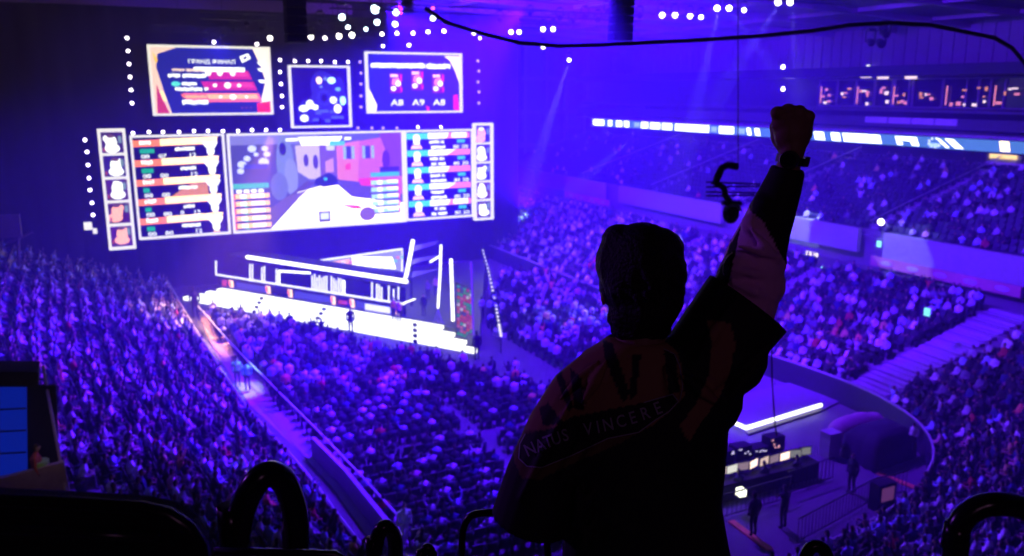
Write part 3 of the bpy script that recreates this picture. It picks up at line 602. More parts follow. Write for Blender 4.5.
# fascia with emblems (booth parapet)
def panel_sp(mb, pts, n, th=.15, **k):
    f = [SP(x, y, n) for x, y in pts]; bk = [p + NBw * th for p in f]; N = len(f)
    mb.add(f + bk, [tuple(range(N)), tuple(reversed(range(N, 2 * N)))] + [(i, i + N, (i + 1) % N + N, (i + 1) % N) for i in range(N)], **k)
t_b = thing('player_booth', SP(310, 300, 2.6), 'long dark player booth on the stage with navy front panels and a glowing roof edge', 'booth')
m = MB(); panel_sp(m, [(219, 277), (404, 306), (404, 321), (219, 288)], 2.6, .2); m.build('booth_front', M['black'], t_b)
m = MB()
for x0, x1 in ((236, 266), (294, 331), (356, 395)):
    g = lambda x, o: 277 + (x - 219) * 29 / 185 + o
    panel_sp(m, [(x0, g(x0, 2.5)), (x1, g(x1, 2.5)), (x1, g(x1, 12)), (x0, g(x0, 11))], 2.52, .05, col=(.07, .06, .42))
panel_sp(m, [(365, 303.5), (390, 307.5), (390, 313.5), (365, 309.5)], 2.46, .02, col=(.9, .85, 1.3))
m.build_each('lit_front_panel', M['led'], t_b)
for x in (231, 268, 290, 333, 352, 397):
    y = 277 + (x - 219) * 29 / 185 + 7; m = MB(); s = 2.5
    panel_sp(m, [(x - s, y - 6), (x + s * .7, y - 5), (x + s, y + 5), (x - s * .2, y + 5)], 2.42, .05, col=(1.5, .9, .6)); panel_sp(m, [(x - s, y - 5), (x - s * .2, y - 5), (x, y + 1), (x - s, y - 1)], 2.38, .02, col=(1.3, .25, .12)); m.build('lit_emblem', M['led'], t_b)
m = MB(); panel_sp(m, [(231 - 9, 282 - 2), (231 - 4, 283 - 3), (231 - 5, 287), (231 - 9, 286)], 2.42, .05, col=(.5, .05, .12)); panel_sp(m, [(338, 300), (347, 301), (347, 305), (338, 304)], 2.42, .05, col=(.4, .04, .15)); m.build_each('lit_crest', M['led'], t_b)
def glowbar(pts, r, label, n=2.3, mt=None):
    m = MB(); P_ = [SP(x, y, n) for x, y in pts]; m.tube(P_, r * .58, 8); o = m.build('light_bar', mt or M['glow'], origin=P_[0]); tag(o, label, 'light bar', None); return o
rails = emat('thin_led', (.9, .85, 1.), 1.6)
m = MB(); m.tube([SP(216, 261, 2.5), SP(216, 274.5, 2.5), SP(404, 304, 2.5)], .08, 6); m.build('lit_rail', rails, t_b)
m = MB(); m.tube([SP(279, 285, 2.8), SP(279, 271, 2.8), SP(310, 273, 2.8)], .1, 6); m.tube([SP(344, 281, 2.7), SP(344, 294, 2.7)], .1, 6); m.build_each('lit_post', M['glow'], t_b)
m = MB(); f0 = [SP(228, 256, 3.4), SP(409, 281, 2.9), SP(409, 275, 7.), SP(250, 252, 7.)]; m.add(f0 + [p + Zv * .2 for p in f0], [(0, 1, 2, 3), (7, 6, 5, 4), (0, 4, 5, 1), (1, 5, 6, 2), (2, 6, 7, 3), (3, 7, 4, 0)]); m.build('booth_roof', M['black'], t_b)
m = MB(); m.tube([SP(247, 257, 2.8), SP(407, 281.5, 2.8)], .16, 10); m.build('roof_light_bar', M['glow'], t_b)
wl = emat('chair_white_glow', (.85, .8, 1.), 1.6)
m = MB(); r = random.Random(4)
for x0, x1, yb in ((250, 277, 284), (305, 345, 291), (372, 399, 301)):
    x = x0
    while x < x1:
        yy = 277 + (x - 219) * 29 / 185; top = 258 + (x - 247) * .152 + 5
        if r.random() < .72: m.bar(SP(x, top + r.uniform(0, 4), 4.2), SP(x, yy - r.uniform(-1, 3), 4.2), .09, .09)
        x += 2.4
m.build_each('chair_glow_strip', wl, t_b)  # white chairs as strips, their brightness put in as glow
m = MB(); f = [SP(240, 262, 5.), SP(404, 288, 5.), SP(404, 304, 5.), SP(228, 280, 5.)]; m.add(f + [p + NBw * .2 for p in f], [(0, 1, 2, 3), (7, 6, 5, 4), (0, 4, 5, 1), (2, 6, 7, 3)]); m.build('booth_back', M['black'], t_b)
# backdrop screen over the booth
t = thing('backdrop_screen', SP(360, 276, 7.5), 'slanted colourful screen standing behind the booth roof', 'screen'); m = MB()
panel_sp(m, [(316, 262), (402, 250), (402, 276), (330, 268)], 7.5, .2, col=(.3, .28, .6)); r = random.Random(9)
panel_sp(m, [(352, 256.5), (392, 257), (396, 269), (352, 266)], 7.4, .02, col=(1.8, 1.7, 1.9)); panel_sp(m, [(330, 262), (350, 259), (350, 265), (332, 265)], 7.4, .02, col=(1.2, .5, .25))
for k in range(14):
    x = r.choice((r.uniform(320, 350), r.uniform(393, 400))); y = 262 - (x - 316) * .1 + r.uniform(1, 6); q = r.choice(((.7, .2, .3), (.2, .5, .7), (.9, .8, .4), (.15, .1, .5), (.9, .7, .9))); panel_sp(m, [(x, y), (x + 4, y), (x + 4, y + 3), (x, y + 3)], 7.36 - k * .004, .01, col=q)
m.build('display_picture', M['led'], t)
m = MB(); m.tube([SP(316, 261, 7.4), SP(402, 249, 7.4), SP(402, 277, 7.4)], .08, 6); m.build('lit_border', rails, t)
m = MB()
for x in (320, 360, 400): m.tube([SP(x, 258, 7.7), Vector((SP(x, 258, 7.7).x, SP(x, 258, 7.7).y, 1.5))], .06, 6)
m.build_each('support_post', M['steel'], t)
glowbar([(413, 240), (409, 262), (405, 281)], .24, 'leftmost and thickest of the leaning white light bars on the stage', 3.0)
glowbar([(441, 245), (440, 275), (438, 308)], .14, 'thin tall upright white light bar in the middle of the right stage corner', 2.6)
glowbar([(451, 259), (453, 321)], .19, 'upright white light bar nearest the colourful flag wall', 1.6)
glowbar([(430, 262), (440, 256)], .12, 'short slanted white light bar beside the stage fins', 2.8)
glowbar([(404, 303), (415, 299)], .1, 'short white light bar lying low behind the booth end', 2.0)
t = thing('stage_fins', SP(425, 280, 3.4), 'three stacked grey triangular fins beside the leaning light bar', 'stage decoration')
for y in (243, 256, 269): m = MB(); panel_sp(m, [(413, y + 3), (437, y - 2 + (y - 243) * .1), (434, y + 2), (411, y + 9)], 3.4, .3); m.build('fin', M['ribbed'], t)
m = MB(); p = SP(411, 285, 3.5); m.tube([p, Vector((p.x, p.y, 1.5))], .1, 6); m.tube([SP(411, 243, 3.5), p], .1, 6); m.build_each('mast', M['steel'], t)
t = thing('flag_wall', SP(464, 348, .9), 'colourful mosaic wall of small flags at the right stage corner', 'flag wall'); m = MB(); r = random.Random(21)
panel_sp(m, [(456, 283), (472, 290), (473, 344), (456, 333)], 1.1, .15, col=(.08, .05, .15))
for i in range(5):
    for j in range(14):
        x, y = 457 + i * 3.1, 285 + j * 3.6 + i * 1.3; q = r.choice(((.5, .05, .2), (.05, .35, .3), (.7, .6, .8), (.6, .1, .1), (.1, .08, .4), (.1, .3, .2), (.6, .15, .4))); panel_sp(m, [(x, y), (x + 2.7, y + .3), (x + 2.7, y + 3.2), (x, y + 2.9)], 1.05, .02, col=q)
m.build('flag_panel', attr_mat('flag_glow', .8), t); m = MB(); m.tube([SP(474, 352, .9), SP(471, 262, .9)], .07, 6); m.build('pole', mat('pole_pink', (.7, .45, .5), .5), t)  # flag colours glow, standing in for stage light on the wall
# tripod lamp stand on stage
t = thing('tripod_stand', SP(438, 324, 1.6), 'small black tripod stand in front of the upright light bars', 'tripod'); m = MB()
for dx in (-5, 0, 5): m.tube([SP(438, 309, 1.7), SP(438 + dx, 324 + (dx == 0) * 1, 1.6)], .04, 5)
m.build_each('leg', M['ribbed'], t); m = MB(); m.tube([SP(434.5, 320, 1.62), SP(441.5, 320, 1.62)], .03, 5); m.build('brace', M['ribbed'], t)
# lit fence of dots right of stage, pale round riser
path = [(483, 256), (488, 275), (492, 295), (496, 315), (499, 335), (501, 347)]
t = thing('lit_barrier', at_z(490, 300, 0), 'curving barrier with a dotted line of small lights right of the stage', 'barrier'); m = MB()
pf = [at_z(x, y + 6, 0) for x, y in path]; m.tube([p + Zv * 1.1 for p in pf], .05, 6)
for p in pf: m.tube([p, p + Zv * 1.1], .04, 5)
m.build('rail', M['steel'], t); m = MB()
for i in range(26):
    f = i / 25 * (len(pf) - 1); k = min(int(f), len(pf) - 2); p = pf[k].lerp(pf[k + 1], f - k) + Zv * 1.2; m.ell(p, (.1, .1, .08), 6, 4)
m.build_each('small_light', emat('dot_lights', (.8, .7, 1.), 1.6), t)
p = at_z(508, 330, .3); m = MB(); m.tube([(p.x, p.y, .0), (p.x, p.y, .35)], 1.1, 20); o = m.build('round_riser', M['white'], origin=(p.x, p.y, 0)); tag(o, 'pale round riser on the floor right of the stage steps', 'platform')
# aisle carpet & ramp, rails
def quad_floor(pts, z, m_, name): b = MB(); v = [at_z(x, y, z) for x, y in pts]; b.add(v, [tuple(range(len(v)))]); return b.build(name, m_)
aR = [(210, 310), (245, 352), (290, 400), (330, 442), (370, 486), (410, 532)]
aL = [(196, 312), (212, 350), (248, 405), (298, 452), (330, 487), (372, 545)]
b = MB(); vs = []
for (x0, y0), (x1, y1) in zip(aL, aR): vs += [at_z(x0 + 2, y0, .02), at_z(x1, y1, .02)]
b.add(vs[:6], [(0, 1, 3, 2), (2, 3, 5, 4)], mi=0); b.add(vs[4:], [(0, 1, 3, 2), (2, 3, 5, 4), (4, 5, 7, 6)], mi=1)
# upper half is red carpet, near half is a pale ramp
struct(b.build('floor_aisle', [M['carpet'], M['stairs']]))
t = thing('aisle_barrier', at_z(330, 442, 0), 'long crowd barrier with a pale top rail along the diagonal aisle', 'barrier'); m = MB(); pf = [at_z(x - 11, y + 10, 0) for x, y in aR]
m.tube([p + Zv * 1.1 for p in pf], .045, 6); m.build('top_rail', M['white'], t); m = MB()
for a, c in zip(pf, pf[1:]):
    n = max(2, int((c - a).length / .4))
    for i in range(n): p = a.lerp(c, i / n); m.tube([p, p + Zv * 1.1], .015, 4)
m.build('barrier_bars', M['steel'], t)
t = thing('ramp_wall', at_z(350, 500, 0), 'pinkish low ramp wall beside the aisle near the bottom rail', 'ramp wall'); m = MB()
q = [at_z(x, y, 0) for x, y in ((312, 457), (345, 492), (380, 538), (398, 560))]
for a, c in zip(q, q[1:]):
    m.add([a, c, c + Zv * 1.0, a + Zv * 1.0, a + CU * .2, c + CU * .2, c + CU * .2 + Zv, a + CU * .2 + Zv], [(0, 1, 2, 3), (5, 4, 7, 6), (3, 2, 6, 7)])
m.build('panel', M['stairs'], t)
# ------------------------------------------------------------------ stairs in the right and upper stands
def stair(i_near, r0, r1, rows, half=.75):
    pass
AISLES = [31.3, 44.5, 58.5, 72.5, 86.5, 100]
b = MB()
for va in AISLES:
    i = min(range(len(FP) // 2), key=lambda j: abs(FP[j].y - va) if FP[j].x > 30 else 99); hw = 1.25 if va < 32 else .7
    t_ = Vector((FN[i].y, -FN[i].x, 0))
    for k in range(NR):
        for h in (0, 1):
            c = FP[i] + FN[i] * (ROW * (k + .25 + .5 * h)); z = Z0 + RISE * k + .03 + (.0 if h == 0 else RISE * .5); n_ = FN[i]
            b.box(wuv(c, z - .1), (hw * 2, ROW * .5, .26), (CU * t_.x + CV * t_.y, CU * n_.x + CV * n_.y, Zv))
    for k in range(UR):
        for h in (0, 1): b.box(W(UD0 + UROW * (k + .25 + .5 * h), va + .6, UZ0 - .5 + URISE * k + .02 + h * URISE * .5 - .1), (UROW * .5, hw * 1.3, .26))
struct(b.build('floor_stairs', M['stairs']))
for va in AISLES[1:5]:
    t = thing('stair_handrail', W(51.5, va + .6, UZ0), 'handrail climbing the upper deck stairs', 'handrail', 'handrails on the upper deck stairs'); m = MB()
    m.tube([W(51, va + .1, UZ0 + .6), W(65, va + .1, UZ0 + 4.9)], .05, 5)
    for k in range(0, 15, 2): z = UZ0 - .5 + URISE * k; m.tube([W(51.3 + k * UROW, va + .1, z), W(51.3 + k * UROW, va + .1, z + 1.)], .03, 4)
    m.build('rail', M['fascia'], t)

# ------------------------------------------------------------------ spectators
LX, LY = Vector((1, 0, 0)), Vector((0, 1, 0))
def body_prims(pose):
    """a person facing -Y, built from tapered limbs; joined later into one skin"""
    b = MB(); T = b.tube
    stand = pose in ('stand', 'stand_up', 'stand_camera', 'walk')
    hz_ = .92 if stand else .5; ln = {'lean': -.14, 'seat_side': 0}.get(pose, 0); sx = .05 if pose == 'seat_side' else 0
    ch = Vector((sx, ln * .9, hz_ + .36)); nk = Vector((sx, ln - .02, hz_ + .52)); hd = Vector((sx * 1.3, ln * 1.15 - .05, hz_ + .69))
    b.ell((0, 0, hz_), (.17, .13, .14)); T([(0, 0, hz_), (sx / 2, ln * .5, hz_ + .2), ch, nk - Vector((0, 0, .03))], [.155, .15, .165, .08], 10); b.ell(ch, (.2, .12, .16))
    b.ell(nk - Vector((0, 0, .07)), (.19, .09, .08)); T([nk - Vector((0, 0, .05)), hd], [.06, .07], 8); b.ell(hd, (.082, .1, .125)); b.ell(hd + Vector((0, -.1, -.02)), (.02, .03, .03), 6, 5)
    for s in (-1, 1):
        hp_ = Vector((s * .09, 0, hz_)); 
        if stand:
            st = .16 if pose == 'walk' else .02
            T([hp_, (s * .1, -.03 + s * st * .6, hz_ * .52), (s * .11, .02 + s * st, .1)], [.095, .065, .05], 8); b.ell((s * .11, -.06 + s * st, .045), (.05, .13, .045), 8, 5)
        else:
            T([hp_, (s * .12, -.42, hz_ + .03), (s * .12, -.42, .1)], [.09, .07, .05], 8); b.ell((s * .12, -.49, .05), (.05, .13, .045), 8, 5)
        sh = ch + Vector((s * .2, 0, .09))
        if pose in ('arms_up', 'stand_up'): el, ha = sh + Vector((s * .1, -.06, .22)), sh + Vector((s * .06, -.14, .46))
        elif pose == 'one_arm': el, ha = (sh + Vector((.1, -.05, .22)), sh + Vector((.03, -.1, .46))) if s > 0 else (sh + Vector((-.05, -.08, -.26)), sh + Vector((.02, -.3, -.3)))
        elif pose == 'clap': el, ha = sh + Vector((s * .06, -.14, -.2)), sh + Vector((-s * .16, -.34, -.04))
        elif pose == 'stand_camera': el, ha = sh + Vector((s * .08, -.18, -.12)), sh + Vector((-s * .06, -.32, .06))
        elif stand: el, ha = sh + Vector((s * .06, .02, -.28)), sh + Vector((s * .05, -.06, -.52))
        else: el, ha = sh + Vector((s * .05, -.06, -.27)), sh + Vector((-s * .06, -.3, -.3))
        T([sh, el, ha], [.062, .048, .038], 7); b.ell(ha, (.04, .05, .05), 7, 5)
    return b, hz_, hd
POSES = ['seated', 'lean', 'arms_up', 'one_arm', 'clap', 'seat_side', 'stand', 'stand_up', 'stand_camera', 'walk']
def pose_mesh(pose, vox):
    b, hz_, hd = body_prims(pose); me = remeshed([b], vox, 2, pose, .4); n = len(me.vertices)
    co = np.empty(n * 3, 'f'); me.vertices.foreach_get('co', co); co = co.reshape(-1, 3)
    z = co[:, 2]; dh = np.linalg.norm((co - np.array(hd)) / np.array([1.15, 1.2, 1.4]), axis=1)
    reg = np.zeros(n, int)                       # 0 shirt 1 trousers 2 skin 3 hair
    stand = pose in ('stand', 'stand_up', 'stand_camera', 'walk')
    reg[(z < (hz_ - .02 if stand else hz_ + .08)) & ((co[:, 1] < -.1) if not stand else True)] = 1
    if not stand: reg[z < .42] = 1
    head = (z > hz_ + .57) & (dh < .18); reg[head] = 2
    reg[head & ((z > hd.z + .03) | (co[:, 1] > hd.y + .01))] = 3
    far = np.abs(co[:, 0]) > .0
    hand = (np.linalg.norm(co[:, :2], axis=1) > .33) & (z > hz_ + .1) if not stand else np.zeros(n, bool); reg[hand & (reg == 0)] = 2
    return me, co, reg
def colours(reg, shirt, rnd=None):
    tr = random.choice(((.02, .02, .03), (.03, .04, .1), (.1, .1, .12), (.05, .05, .05))); sk = random.choice(((.5, .3, .22), (.42, .25, .18), (.55, .36, .28))); hr = random.choice(((.015, .01, .01), (.05, .03, .02), (.12, .07, .04), (.02, .02, .02)))
    pal = np.array([shirt, tr, sk, hr]); out = np.ones((len(reg), 4), 'f'); out[:, :3] = pal[reg]; return out
SHIRTS = [('black', (.015, .015, .02), 48), ('dark blue', (.03, .04, .15), 9), ('white', (.8, .8, .85), 18), ('light grey', (.5, .5, .55), 14), ('pale blue', (.4, .5, .85), 12), ('red', (.5, .05, .05), 1.5), ('orange', (.8, .3, .12), .8), ('yellow', (.7, .6, .15), 1.5), ('grey', (.2, .2, .24), 12), ('pink', (.7, .35, .45), 1.)]
SW = [s[2] for s in SHIRTS]
LOW = {p: pose_mesh(p, .062) for p in POSES[:8]}
# foreground mask (what the fan and the rails hide), for choosing which spectators show
def hidden(px, py):
    if not (2 < px < 1022 and 2 < py < 553): return True
    if py > 492 and px < 212: return True
    if 222 < px < 312 and py > 460: return True
    if 940 < px and py > 490: return True
    if 597 < px < 686 and py > 223: return True
    if py > 335 and 545 - (py - 385) * .35 < px < 735: return True
    if py > 100 and abs(px - (795 - (py - 110) * .32)) < 40 and py < 420: return True
    return False
spots = []    # (point, facing angle, bank, empty?)
def facing(dx, dy): return math.atan2(dy, dx) + PI / 2      # local -Y looks along (dx, dy)
random.seed(77)
clear = [W(*uvz(at_z(875, 450, 0))[:2])]
for i0, i1, rows, bank in ((0, i_c, NR, 'right stand'), (i_c, i_left0, NN, 'near corner stand'), (i_left0, len(FP) - 1, NL, 'left stand')):
    for k in range(rows):
        i = i0 + .3; 
        while i < i1 - .3:
            a = int(i); f = i - a; p = FP[a].lerp(FP[a + 1], f); n_ = FN[a].lerp(FN[a + 1], f).normalized(); q = p + n_ * (k * ROW + .55); z = Z0 + k * RISE
            seg = (FP[a + 1] + FN[a + 1] * k * ROW - FP[a] - FN[a] * k * ROW).length; i += .56 / max(seg, .2)
            if bank == 'right stand' and any(abs(p.y - va) < (1.45 if va < 32 else .85) for va in AISLES): continue
            if bank == 'left stand' and (min(abs(p.y - va) for va in (37, 53, 68)) < .5): continue
            P0 = wuv(q + (n_ * random.uniform(-.2, .2)), z) + CV * random.uniform(-.15, .15) 
            if bank == 'left stand' and q.x < -.6 and q.y < 31.2: continue
            d = CU * -n_.x + CV * -n_.y; spots.append((P0, facing(d.x, d.y), bank, .93 if bank != 'right stand' else .9, 'sit'))
for k in range(UR - 1):
    v = 16
    while v < 108:
        v += .56
        if any(abs(v - .6 - va) < .85 for va in AISLES): continue
        d = -CU; spots.append((W(UD0 + k * UROW + .5, v, UZ0 - .5 + URISE * k), facing(d.x, d.y), 'upper deck', (.10 if v > 62 else (.22 if v > 44 else .42)), 'sit'))
def stage_front_v(u): return A3.y + (B3.y - A3.y) * (u - A3.x) / (B3.x - A3.x)
v = 26.2; r_ = 0
while v < 68:
    cross = (36.0 < v < 37.6) or (43.0 < v < 44.0)
    u = 6.2
    while u < 35:
        u += .55
        aisle = 6.9 + (69.7 - v) * .074 + 1.1
        if u < aisle - 2.0 or cross: continue
        if u < 22.3:
            if v > stage_front_v(u) - (5.2 if u < 13 else 7.): continue
            if v < 44 and u > 21.5: continue
            dens = .97 if v > 44 else (.85 if v > 37 else .66)
            if v < 44 and (abs(u - 16) < .5): continue
        else:
            if v < 44 or u < 24.5 + max(0, (v - 55)) * .55: continue
            dens = .9
        d = CV; spots.append((W(u + random.uniform(-.06, .06), v + random.uniform(-.08, .08), 0), facing(d.x, d.y), 'floor seats', dens, 'floor'))
    v += .85 if v > 44 else 1.05
people, empties = [], []
for P0, rz, bank, dens, kind in spots:
    x, y, t_ = project(P0 + Zv * .9)
    if not (-70 < x < 1095 and -20 < y < 620): continue
    occ = random.random() < dens
    (people if occ else empties).append((P0, rz, bank, kind, x, y, t_))
people.sort(key=lambda q: q[6]); empties.sort(key=lambda q: q[6])
vis = [q for q in people if not hidden(q[4], q[5])]; near = vis[:290]; nset = set(id(q) for q in near); rest = [q for q in people if id(q) not in nset]
HI = {}
plabel = {'seated': 'sitting upright', 'lean': 'leaning forward', 'arms_up': 'raising both arms', 'one_arm': 'raising one arm', 'clap': 'clapping', 'seat_side': 'sitting turned sideways', 'stand': 'standing', 'stand_up': 'standing with both arms up', 'stand_camera': 'standing with a camera at the eye', 'walk': 'walking'}
where = {'right stand': 'in the right lower stand', 'near corner stand': 'in the stand at the lower right corner', 'left stand': 'in the left stand', 'floor seats': 'in the floor seats', 'upper deck': 'on the upper deck'}
def hi_mesh(pose, ci):
    if pose not in HI: HI[pose] = pose_mesh(pose, .034)
    key = (pose, ci)
    if key not in HI:
        me, co, reg = HI[pose]; m2 = me.copy(); m2.name = 'person_' + pose; a = m2.color_attributes.new('Col', 'FLOAT_COLOR', 'POINT'); a.data.foreach_set('color', colours(reg, SHIRTS[ci][1]).ravel()); m2.materials.append(M['cloth']); HI[key] = m2
    return HI[key]
def pick_pose(kind, y): 
    if kind == 'floor' and y < 395: return random.choices(('stand', 'stand_up', 'seated', 'one_arm'), (5, 1.5, 3, 1))[0]
    return random.choices(POSES[:6], (40, 16, 5, 7, 9, 15))[0]
for P0, rz, bank, kind, x, y, t_ in near:
    pose = pick_pose(kind, y); ci = random.choices(range(len(SHIRTS)), SW)[0]
    o = bpy.data.objects.new('person', hi_mesh(pose, ci)); C.objects.link(o); o.location = P0; o.rotation_euler[2] = rz + random.uniform(-.25, .25); s = random.uniform(.93, 1.05); o.scale = (s, s, s)
    lab = 'person in %s top %s %s' % (SHIRTS[ci][0], plabel[pose], where[bank])
    tag(o, lab, 'spectator', 'spectators ' + where[bank])
def merged(name, items, getmesh, label, cat, m_):
    V, L_, S_, T_, Cc = [], [], [], [], []; vo = 0; lo = 0; cache = {}
    for it in items:
        key, (me, co, reg), col, P0, rz, s = getmesh(it)
        if key not in cache:
            n = len(me.loops); li = np.empty(n, 'i'); me.loops.foreach_get('vertex_index', li); k = len(me.polygons); ls = np.empty(k, 'i'); me.polygons.foreach_get('loop_start', ls); cache[key] = (li, ls)
        li, ls = cache[key]; c, s_ = math.cos(rz), math.sin(rz); x = co[:, 0] * c - co[:, 1] * s_; y = co[:, 0] * s_ + co[:, 1] * c
        V.append(np.stack([x * s + P0.x, y * s + P0.y, co[:, 2] * s + P0.z], 1)); L_.append(li + vo); S_.append(ls + lo); Cc.append(col); vo += len(co); lo += len(li)
    V = np.concatenate(V).astype('f'); L_ = np.concatenate(L_); S_ = np.concatenate(S_); me = bpy.data.meshes.new(name)
    me.vertices.add(len(V)); me.vertices.foreach_set('co', V.ravel()); me.loops.add(len(L_)); me.loops.foreach_set('vertex_index', L_); me.polygons.add(len(S_)); me.polygons.foreach_set('loop_start', S_)
    me.update(calc_edges=True); me.polygons.foreach_set('use_smooth', [True] * len(S_))
    if Cc[0] is not None: a = me.color_attributes.new('Col', 'FLOAT_COLOR', 'POINT'); a.data.foreach_set('color', np.concatenate(Cc).astype('f').ravel())
    me.materials.append(m_); o = bpy.data.objects.new(name, me); C.objects.link(o); tag(o, label, cat, kind='stuff'); return o
def gm(it):
    P0, rz, bank, kind, x, y, t_ = it; pose = pick_pose(kind, y); ci = random.choices(range(len(SHIRTS)), SW)[0]; me = LOW[pose]
    return pose, me, colours(me[2], SHIRTS[ci][1]), P0, rz + random.uniform(-.3, .3), random.uniform(.92, 1.05)
merged('crowd', rest, gm, 'thousands of distant spectators filling the stands and floor of the arena', 'crowd', M['cloth'])
# seats
def seat_mb():
    b = MB(); b.box((0, .02, .44), (.44, .42, .05), (LX, LY, Zv)); b.box((0, .25, .66), (.44, .05, .42), (LX, Vector((0, 1, -.2)).normalized(), Vector((0, .2, 1)).normalized()))
    for s in (-1, 1): b.box((s * .2, .05, .22), (.04, .34, .42), (LX, LY, Zv)); b.box((s * .235, .02, .6), (.04, .34, .04), (LX, LY, Zv)); b.box((s * .235, .2, .5), (.03, .04, .22), (LX, LY, Zv))
    return b
sm = seat_mb().mesh('arena_seat'); sm.materials.append(M['seat'])
ev = [q for q in empties if not hidden(q[4], q[5])][:280]; es = set(id(q) for q in ev)
for P0, rz, bank, kind, x, y, t_ in ev:
    o = bpy.data.objects.new('arena_seat', sm); C.objects.link(o); o.location = P0 + Vector((0, 0, .005)); o.rotation_euler[2] = rz
    tag(o, 'empty dark seat ' + where[bank], 'seat', 'empty seats ' + where[bank])
sco = np.array([v.co[:] for v in sm.vertices], 'f'); SMT = (sm, sco, None)
merged('seating', [q for q in people + empties if id(q) not in es], lambda it: ('s', SMT, None, it[0], it[1], 1.), 'dark rows of seats under and around the distant crowd', 'seating', M['seat'])
# ------------------------------------------------------------------ singled-out people
def figure(px, py, z, pose, shirt, label, h=1., look=None, cat='person', trousers=None):
    if pose not in HI: HI[pose] = pose_mesh(pose, .034)
    me, co, reg = HI[pose]; m2 = me.copy(); a = m2.color_attributes.new('Col', 'FLOAT_COLOR', 'POINT'); c = colours(reg, shirt)
    if trousers: c[reg == 1, :3] = trousers
    a.data.foreach_set('color', c.ravel()); m2.materials.append(M['cloth'])
    o = bpy.data.objects.new('person', m2); C.objects.link(o); p = at_z(px, py, z); o.location = p; d = look or CV; o.rotation_euler[2] = facing(d.x, d.y); o.scale = (h,) * 3
    return tag(o, label, cat)
GRN = (.3, 1., .35)
figure(238, 386, .02, 'stand', GRN, 'steward in a green hi-vis vest on the aisle, left one of the pair', 1.08, -CV)
figure(248, 390, .02, 'stand', (.2, .9, .6), 'steward in a green hi-vis vest on the aisle, right one of the pair', 1.05, CV)
figure(351, 333, .02, 'stand', (.01, .01, .01), 'person in black standing in front of the white stage steps', 1.15, -CV, trousers=(.01, .01, .01))
figure(196, 318, .02, 'stand', (.02, .01, .03), 'tall dark person at the head of the red aisle by the stage end', 1.45, CV, trousers=(.02, .01, .02))
figure(851, 493, 0, 'stand', (.02, .02, .03), 'person in black standing alone on the open floor beside the draped platform', 1.08, -CU, trousers=(.01, .01, .01))
figure(753, 536, 0, 'stand', (.03, .02, .04), 'person in black standing below the control desk, left one of two', 1.1, CV, trousers=(.01, .01, .01))
figure(783, 528, 0, 'stand_camera', (.02, .02, .03), 'camera operator in black below the control desk, right one of two', 1.08, CV, trousers=(.01, .01, .01))
figure(405, 545, .02, 'walk', (.75, 1., .8), 'person in a pale green vest at the bottom of the diagonal aisle', 1.05, -CV, trousers=(.7, .8, .75))
p_ = SP(394, 320, 1.9); figure(*project(p_)[:2], 1.6, 'stand', (1., .45, .15), 'person in orange standing on stage beside the booth end', .95, -NBw)
for x, y, n, q, l in ((399, 322, 2.0, (.9, .6, .3), 'person in a yellow top standing right behind the orange one on stage'), (428, 300, 5., (.3, .2, .3), 'person in a dark top on stage behind the fins'), (424, 316, 3.2, (.02, .02, .02), 'person in black working at the right stage corner'), (436, 296, 5., (.85, .6, .4), 'person in a tan top on stage behind the light bars')):
    figure(x, y, 1.6, 'stand', q, l, .95, -NBw)
o = figure(912, 449, 1.0, 'stand', (.9, .9, .8), 'person in white on the draped platform side', .75, -CU)
figure(482, 318, 0, 'stand', (.4, .35, .5), 'person in grey beside the dotted barrier', 1., CV); figure(477, 360, 0, 'stand', (.02, .02, .03), 'person in black at the right tip of the stage steps', 1.15, CV)
lz = 5.2
figure(243, 486, 1.2, 'stand', GRN, 'steward in a green hi-vis vest in the left stand near the black hoop', .95, CU)
# ------------------------------------------------------------------ production area on the floor right of the fan
def zone(pts, z=0.): return [at_z(x, y, z) for x, y in pts]
b = MB(); q = zone([(722, 402), (790, 384), (850, 398), (822, 412), (748, 436)]); b.prism([(p.x, p.y) for p in q], 0, .12); o = b.build('low_platform', mat('pale_platform', (.2, .17, .22), .6)); tag(o, 'pale low platform on the floor behind the raised elbow', 'platform')
b = MB(); b.tube(zone([(728, 420), (746, 428), (821, 405)], .35), .11, 8); o = b.build('light_bar', emat('bar_glow', (.95, .95, 1.), 2.6)); tag(o, 'bent white light bar lying on the low platform right of the fan', 'light bar')
t = thing('control_desk', at_z(765, 480, 0), 'long dark control desk with lit screens on the floor right of the fan', 'desk')
d0, d1 = at_z(712, 506, 0), at_z(818, 478, 0); dx = (d1 - d0).normalized(); dn = Vector((-dx.y, dx.x, 0)); L = (d1 - d0).length
m = MB(); m.box((d0 + d1) / 2 + dn * .5 + Zv * .76, (L, 1.0, .06), (dx, dn, Zv)); m.build('desktop', M['black'], t); m = MB(); m.box((d0 + d1) / 2 + dn * .02 + Zv * .37, (L, .04, .74), (dx, dn, Zv)); m.build('skirt', M['curtain'], t)
m = MB(); m.box((d0 + d1) / 2 + dn * 2.3 + Zv * .2, (L, 2.2, .4), (dx, dn, Zv)); m.build('riser', M['deck'], t)
r = random.Random(3); cs = ((1.0, .95, 1.), (.9, .6, .9), (.7, .75, 1.), (1., .7, .7))
